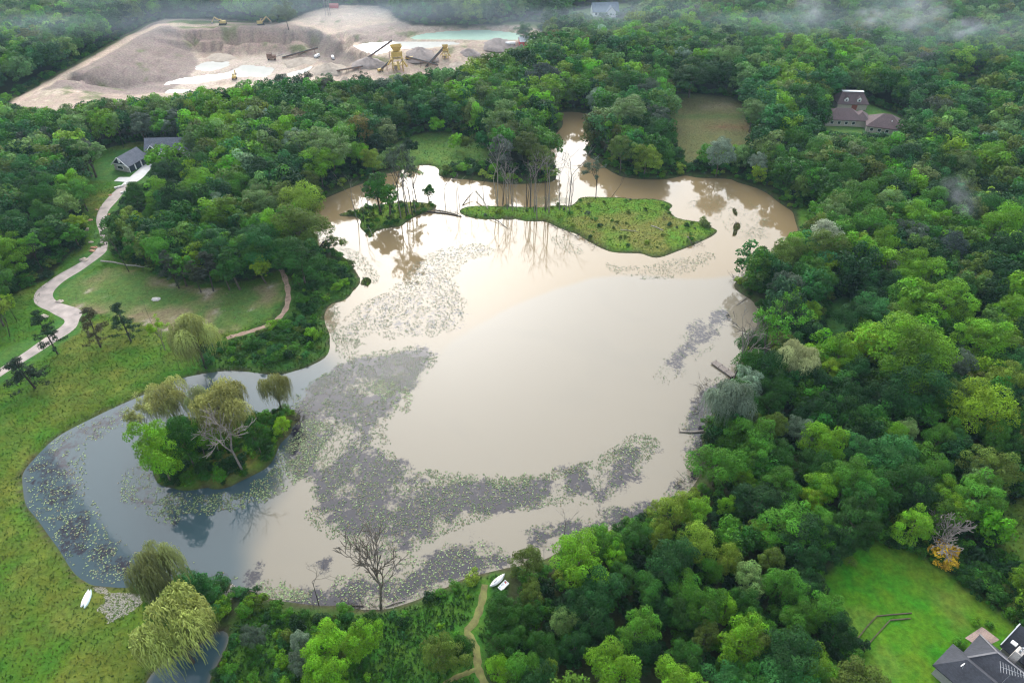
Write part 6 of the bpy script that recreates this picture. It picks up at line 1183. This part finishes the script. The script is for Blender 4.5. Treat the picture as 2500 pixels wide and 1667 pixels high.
# ================================================================ boats, dock, logs
def hull(L, W, h, n_=14, flat=False, transom=False):
    mb = MB(); rings = []
    for i in range(n_ + 1):
        t = i / n_ * 2 - 1; w_ = W / 2 * (max(0.0, 1 - abs(t) ** 2.4) if not (transom and t < 0) else 1 - .25 * t * t) + .015; rise = .25 * h * abs(t) ** 3; k = len(mb.v)
        for a in np.linspace(0, math.pi, 9): mb.v.append((t * L / 2, math.cos(a) * w_, rise * .4 + math.sin(a) ** (.8) * h))
        rings.append(k)
    for a, b_ in zip(rings[:-1], rings[1:]):
        for k in range(8): mb.f.append([a + k, a + k + 1, b_ + k + 1, b_ + k])
    mb.f.append([rings[0] + k for k in range(9)]); mb.f.append([rings[-1] + k for k in range(9)][::-1]); return mb
def canoe(p, q, m, label, ox, oy):
    a, b_ = at(ox, oy, *p), at(ox, oy, *q); L = math.hypot(b_[0] - a[0], b_[1] - a[1]); an_ = math.atan2(b_[1] - a[1], b_[0] - a[0]); c_ = ((a[0] + b_[0]) / 2, (a[1] + b_[1]) / 2)
    o = thing('canoe', label, 'canoe', (*c_, H(*c_) + .05), an_); hull(L, .85, .42).build('hull', m, o, True); mb = MB(); pr = [(math.cos(k), math.sin(k)) for k in ()]
    for i in range(11): t = i / 10 * 1.7 - .85; mb.box((t * L / 2, 0, .42 + .1 * abs(t) ** 3 * .42), (L * .087, .05, .05))
    mb.build('keel', mat('grey_keel', (.45, .45, .46)), o)
canoe((668, 952), (738, 815), mat('white_gelcoat', (.80, .79, .78), .35, .04), 'white overturned canoe lying on the meadow', 0, 1200); canoe((695, 962), (758, 815), mat('mint_gelcoat', (.60, .74, .72), .35, .04), 'pale mint canoe lying against the white canoe', 0, 1200)
a, b_ = at(600, 1200, 2003, 792), at(600, 1200, 2126, 690); L = math.hypot(b_[0] - a[0], b_[1] - a[1]); an_ = math.atan2(b_[1] - a[1], b_[0] - a[0]); c_ = ((a[0] + b_[0]) / 2, (a[1] + b_[1]) / 2)
o = thing('sailboat', 'white upturned sailboat hull pulled up on the near bank', 'boat', (*c_, H(*c_) + .35), an_); hull(L, 1.1, .5).build('hull', MATS['white_gelcoat'], o, True); MB().box((-L * .12, 0, .57), (.9, .04, .1)).build('centreboard_slot', DKM, o); MB().box((-L * .47, 0, .3), (.1, .3, .3)).build('rudder_bracket', METAL, o)
a, b_ = at(600, 1200, 2062, 792), at(600, 1200, 2118, 735); L = 2.6; an_ = math.atan2(b_[1] - a[1], b_[0] - a[0]); c_ = ((a[0] + b_[0]) / 2, (a[1] + b_[1]) / 2)
c_ = (c_[0] + math.sin(an_) * .75, c_[1] - math.cos(an_) * .75); o = thing('dinghy', 'small square-ended white dinghy beside the sailboat', 'boat', (*c_, H(*c_) + .3), an_, None, .8); mb = MB(); mb.box((0, 0, .15), (L, 1.2, .06)); mb.box((0, .62, .35), (L, .08, .45)); mb.box((0, -.62, .35), (L, .08, .45)); mb.box((L / 2 - .04, 0, .35), (.08, 1.16, .45)); mb.box((-L / 2 + .04, 0, .35), (.08, 1.16, .45)); mb.build('hull', WHT, o)
for k in (-.6, .5): MB().box((k, 0, .5), (.25, 1.16, .05)).build('bench', MATS['mint_gelcoat'], o)
MB().box((.9, .2, .28), (.35, .3, .2)).build('cushion', MATS['red_siding'], o)
a, b_ = at(1200, 800, 1808, 322), at(1200, 800, 1945, 385); L = math.hypot(b_[0] - a[0], b_[1] - a[1]) + 1.5; an_ = math.atan2(b_[1] - a[1], b_[0] - a[0]); o = thing('dock', 'short weathered wooden dock under the bare grey tree', 'dock', (a[0], a[1], 0), an_); WOODG = mat('grey_planks', (.20, .17, .15), .95, .25, 3, .3)
for k in range(3): MB().box((L * (k + .5) / 3, 0, .42), (L / 3 - .08, 1.7, .10)).build('deck_panel', WOODG, o)
for k in range(4):
    for s in (-1, 1): MB().tube((.2 + (L - .4) * k / 3, s * .78, -1.2), (.2 + (L - .4) * k / 3, s * .78, .75), .07, .07, 6).build('post', WOODG, o)
for s in (-1, 1): MB().box((L / 2, s * .88, .34), (L, .08, .2)).build('rail_beam', WOODG, o)
def log(ox, oy, p, q, r, m, label, z0=.12, z1=.12, group='fallen logs around the pond'):
    a, b_ = at(ox, oy, *p), at(ox, oy, *q); o = thing('fallen_log', label, 'log', (a[0], a[1], max(a[2], 0) + z0), 0, group); d = Vector((b_[0] - a[0], b_[1] - a[1], max(b_[2], 0) + z1 - max(a[2], 0) - z0)); mid = d * .5 + Vector((-d.y, d.x, 0)) * .04
    MB().tube((0, 0, 0), mid, r, r * .8, 7).tube(mid, d, r * .8, r * .45, 7).build('stem', m, o); mb = MB(); rg = np.random.default_rng(int(p[0] * 7 + p[1]))
    for k in range(4): s = d * (.35 + .6 * rg.random()); mb.tube(s, s + Vector((rg.normal() * .7, rg.normal() * .7, .25 + .5 * rg.random())), r * .3, r * .1, 4)
    mb.build('branch_stub', m, o)
for a in [(600, 400, (1490, 395), (1770, 445), .32, BARK_DARK, 'long dark log bridging the gap between the two islands'), (600, 400, (1780, 350), (1870, 300), .2, BARK_DARK, 'dark log slanting up out of the shallows', .1, 1.8), (600, 400, (1890, 300), (1985, 370), .26, BARK_PALE, 'pale broken log by the dead trunks', 2.2, .1), (600, 400, (2000, 440), (2150, 565), .14, BARK_DARK, 'thin dark branch sunk in the water before the grassy island', .4, .0), (600, 400, (1540, 380), (1740, 430), .2, BARK_GREY, 'grey log lying beside the long dark log'),
          (1200, 800, (1740, 850), (1530, 892), .34, BARK_GREY, 'bleached log jutting from the wooded bank below the silvery willow'), (1200, 800, (1850, 1075), (1750, 1065), .2, BARK_PALE, 'pale log on the wooded bank'), (1200, 1200, (1000, 310), (862, 390), .22, BARK_GREY, 'grey log in the weedy corner of the pond'), (1200, 1200, (960, 345), (880, 380), .16, BARK_PALE, 'pale stick beside the grey corner log'), (1200, 1200, (1310, 210), (1200, 205), .18, BARK_DARK, 'dark log by the yellow-green trees'), (600, 1200, (1150, 945), (1310, 898), .2, BARK_GREY, 'grey log at the foot of the large leafless tree'), (600, 1200, (860, 940), (970, 945), .16, BARK_DARK, 'dark log beside the large leafless tree'), (600, 1200, (1470, 870), (1520, 835), .18, BARK_DARK, 'dark log on the leafy near shore'),
          (0, 400, (830, 800), (1030, 830), .35, BARK_PALE, 'pale fallen log beside the driveway'), (0, 400, (1030, 832), (1180, 850), .28, BARK_PALE, 'pale log end in front of the birch'), (0, 400, (1180, 850), (1310, 800), .2, BARK_PALE, 'thin pale log trailing into the wood'), (1200, 400, (1310, 510), (1410, 550), .22, BARK_PALE, 'pale bent log on the grassy island'), (1200, 400, (1610, 600), (1640, 660), .25, BARK_GREY, 'grey stump log near the tip of the grassy island'), (1200, 400, (1060, 545), (1200, 560), .13, BARK_PALE, 'pale stick in the grass of the island'), (600, 400, (1000, 515), (1040, 590), .12, BARK_PALE, 'bleached stick on the tip of the brushy island'), (0, 1200, (1930, 790), (2110, 832), .2, BARK_GREY, 'grey drift log by the stone outlet'), (1200, 400, (2090, 1100), (2000, 1195), .12, BARK_GREY, 'bare drowned branch off the wooded point')]: log(*a)
# drowned brush at water's edge
mb = MB(); rg = np.random.default_rng(5)
def brush(ox, oy, pts, n_, ln):
    pl = gp(ox, oy, pts)
    for _ in range(n_):
        k = int(rg.integers(len(pl) - 1)); t = rg.random(); x = pl[k][0] * (1 - t) + pl[k + 1][0] * t + rg.normal() * .5; y = pl[k][1] * (1 - t) + pl[k + 1][1] * t + rg.normal() * .5; a = rg.random() * 6.28; e = .1 + .7 * rg.random(); l_ = ln * (.4 + rg.random()); z = max(H(x, y), 0)
        p0 = Vector((x, y, z - .1)); p1 = p0 + Vector((math.cos(a) * math.cos(e), math.sin(a) * math.cos(e), math.sin(e))) * l_; mb.tube(p0, p1, .045, .015, 3, False)
        for _ in range(2): s = p0.lerp(p1, .4 + .5 * rg.random()); mb.tube(s, s + Vector((rg.normal(), rg.normal(), abs(rg.normal()) * .5)) * l_ * .2, .02, .01, 3, False)
brush(1200, 400, [(430, 460), (520, 520), (640, 570), (760, 630), (860, 700)], 110, 2.4); brush(1200, 800, [(1740, 480), (1700, 600), (1680, 760)], 70, 2.0); brush(1200, 800, [(1720, 960), (1690, 1080), (1700, 1160), (1600, 1290), (1500, 1350)], 130, 2.2); brush(600, 400, [(1450, 420), (1600, 400), (1800, 430)], 70, 2.2); brush(1200, 400, [(1990, 960), (2060, 930), (2200, 870)], 70, 2.4); brush(600, 800, [(330, 680), (400, 720), (450, 760)], 90, 2.0); brush(600, 1200, [(780, 920), (960, 950), (1150, 950)], 60, 1.6); brush(1200, 1200, [(1250, 190), (1000, 290)], 50, 1.8); brush(1200, 400, [(560, 360), (640, 350), (1200, 400), (1400, 420), (1500, 560)], 60, 2.2); brush(1200, 400, [(1600, 680), (1740, 650)], 40, 1.5)
tag(mb.build('drowned_brush', BARK_DARK), 'dark tangled dead brush along the flooded shoreline', 'brush', kind='stuff')
# landscape rocks and timbers along the driveway
def rock(ox, oy, x, y, s, label, m, group):
    p = at(ox, oy, x, y); rg = np.random.default_rng(int(x * 3 + y)); mb = MB(); ico = [(math.cos(a) * q, math.sin(a) * q, zz) for zz, q in ((-.3, .8), (.25, 1), (.62, .6)) for a in np.arange(7) * .8976]; mb.v = [tuple(np.array(v) * s * (.75 + .5 * rg.random()) * np.array([1.4, 1, .8])) for v in ico] + [(0, 0, s * .62)]
    mb.f = [[r * 7 + k, r * 7 + (k + 1) % 7, (r + 1) * 7 + (k + 1) % 7, (r + 1) * 7 + k] for r in range(2) for k in range(7)] + [[14 + k, 14 + (k + 1) % 7, 21] for k in range(7)]
    tag(mb.build('rock', m, None, False, p), label, 'rock', group)
RK = mat('field_stone', (.36, .30, .24), .9, .3, 2, .4); RK2 = mat('rust_stone', (.36, .20, .12), .9, .3, 2, .4)
for x, y, s, m, lb in [(905, 258, .55, RK2, 'rusty rock on the driveway edge near the house'), (795, 378, .55, RK2, 'dark rusty rock on the driveway verge'), (740, 465, .7, RK2, 'rusty slab rock on the lawn beside the driveway'), (900, 415, .5, RK2, 'small rusty rock on the wood side of the driveway'), (690, 590, .8, RK, 'pale rock on the lawn beside the driveway'), (745, 645, .6, RK, 'pale flat rock near the driveway curve'), (770, 690, .8, RK2, 'orange rock on the verge at the driveway curve'), (755, 715, .7, RK2, 'orange rock in front of the rock at the driveway curve'), (690, 790, 1.1, RK, 'long grey rock on the driveway verge'), (490, 1130, .8, RK, 'grey rock inside the driveway bend'), (360, 1255, 1.0, RK, 'large pale rock inside the lower driveway bend'), (1015, 650, .6, RK, 'white rock behind the birch'), (1280, 1115, 1.0, mat('bare_chalk', (.5, .46, .42)), 'bare pale patch of rock on the dry meadow'), (1740, 790 + 0, .6, RK, 'grey boulder at the wood edge')]: rock(0, 400, x, y, s, lb, m, 'rocks along the driveway')
rock(0, 1200, 1735, 790, 1.3, 'large grey boulder at the stone outlet', mat('grey_boulder', (.36, .35, .37), .9, .2, 1.5, .3), None)
for (x, y), lb in (((978, 195), 'white boulder wall at the driveway entrance to the house'), ((1030, 235), 'second white boulder wall on the wood side of the driveway')): 
    p = at(0, 400, x, y); o = thing('entry_wall', lb, 'wall', p, R(35)); [MB().box((k * 1.1 - 1.1, 0, .25), (1.0, .8, .6), .1 * k).build('block', CONC, o) for k in range(3)]
p = at(0, 400, 685, 548); o = thing('timber_stack', 'stack of pale timbers on the lawn beside the driveway', 'timber', p, R(10)); [MB().box((0, k * .35 - .5, .18 + .3 * (k % 2)), (3.4, .3, .28)).build('timber', RK, o) for k in range(4)]

# ================================================================ haze and mist
def vol_mat(name, dens, c, noise=None, aniso=0.2):
    m = bpy.data.materials.new(name); n, l = nodes_of(m); o = n.new('ShaderNodeOutputMaterial'); v = n.new('ShaderNodeVolumePrincipled'); l.new(v.outputs[0], o.inputs['Volume']); v.inputs['Color'].default_value = (*c, 1); v.inputs['Density'].default_value = dens; v.inputs['Anisotropy'].default_value = aniso
    if noise:
        tc = n.new('ShaderNodeTexCoord'); nz = n.new('ShaderNodeTexNoise'); nz.inputs['Scale'].default_value = noise; nz.inputs['Detail'].default_value = 4; ln = n.new('ShaderNodeVectorMath'); ln.operation = 'LENGTH'
        l.new(tc.outputs['Object'], nz.inputs['Vector']); l.new(tc.outputs['Object'], ln.inputs[0])
        fa = n.new('ShaderNodeMapRange'); fa.inputs['From Min'].default_value = 1.0; fa.inputs['From Max'].default_value = .15; l.new(ln.outputs['Value'], fa.inputs['Value'])
        nr = n.new('ShaderNodeMapRange'); nr.inputs['From Min'].default_value = .42; nr.inputs['From Max'].default_value = .68; l.new(nz.outputs['Fac'], nr.inputs['Value'])
        mu = n.new('ShaderNodeMath'); mu.operation = 'MULTIPLY'; l.new(fa.outputs[0], mu.inputs[0]); l.new(nr.outputs[0], mu.inputs[1]); m2 = n.new('ShaderNodeMath'); m2.operation = 'MULTIPLY'; m2.inputs[1].default_value = dens; l.new(mu.outputs[0], m2.inputs[0]); l.new(m2.outputs[0], v.inputs['Density'])
    return m
hz = MB().box((0, 750, 52.5), (5100, 4600, 137)).build('haze', vol_mat('haze', HAZE_D, (.55, .82, 1.0))); tag(hz, 'pale blue summer haze in the air', 'haze', kind='stuff')
bm_s = MB(); nu, nv = 12, 8
for i in range(nv + 1):
    for k in range(nu): t, a = math.pi * i / nv, 6.2832 * k / nu; bm_s.v.append((math.sin(t) * math.cos(a), math.sin(t) * math.sin(a), math.cos(t)))
bm_s.f = [[i * nu + k, i * nu + (k + 1) % nu, (i + 1) * nu + (k + 1) % nu, (i + 1) * nu + k] for i in range(nv) for k in range(nu)]
wisp_me = bm_s.mesh('mist', vol_mat('mist', MIST_D, (.95, .97, 1.0), 1.6, 0.0))
if wisp_me.polygons[40].normal.dot(wisp_me.polygons[40].center) < 0: wisp_me.flip_normals()
for ox, oy, x, y, up, s in [(1800, 0, 620, 70, 20, (13, 11, 10)), (1800, 0, 1470, 130, 20, (20, 14, 12)), (1800, 0, 1880, 240, 19, (13, 10, 6)), (1800, 0, 1120, 140, 19, (14, 11, 6)), (1800, 400, 1800, 200, 17, (6, 6, 5)), (1800, 400, 1880, 330, 16, (7, 5, 4))]:
    p = GT(ox + x / 3.36, oy + y / 3.36, up); o = link('mist', wisp_me); o.location = (p[0], p[1], p[2] + up); o.scale = s; o.rotation_euler = (0, 0, rng.random() * 3); tag(o, 'thin white wisp of mist drifting over the treetops', 'mist', kind='stuff')

bank_me = bm_s.mesh('added_mist_bank', vol_mat('added_mist_bank', .0062, (.80, .92, 1.0), 1.3, 0.0))  # wide mist banks added to fade the far woods while the haze stays thin
if bank_me.polygons[40].normal.dot(bank_me.polygons[40].center) < 0: bank_me.flip_normals()
for x, y, s in [(120, 40, (95, 60, 20)), (560, 2, (110, 60, 20)), (950, 10, (110, 70, 20)), (1400, 20, (110, 70, 19)), (1850, 30, (110, 70, 19)), (2250, 60, (110, 75, 19)), (1150, -60, (160, 60, 24)), (300, -70, (160, 60, 24)), (2000, -60, (160, 60, 24))]:
    p = GT(x, y, 16); o = link('mist', bank_me); o.location = (p[0], p[1], p[2] + 16); o.scale = s; o.rotation_euler = (0, 0, rng.random() * .6); tag(o, 'faint bank of mist added to fade the distant woods', 'mist', kind='stuff')
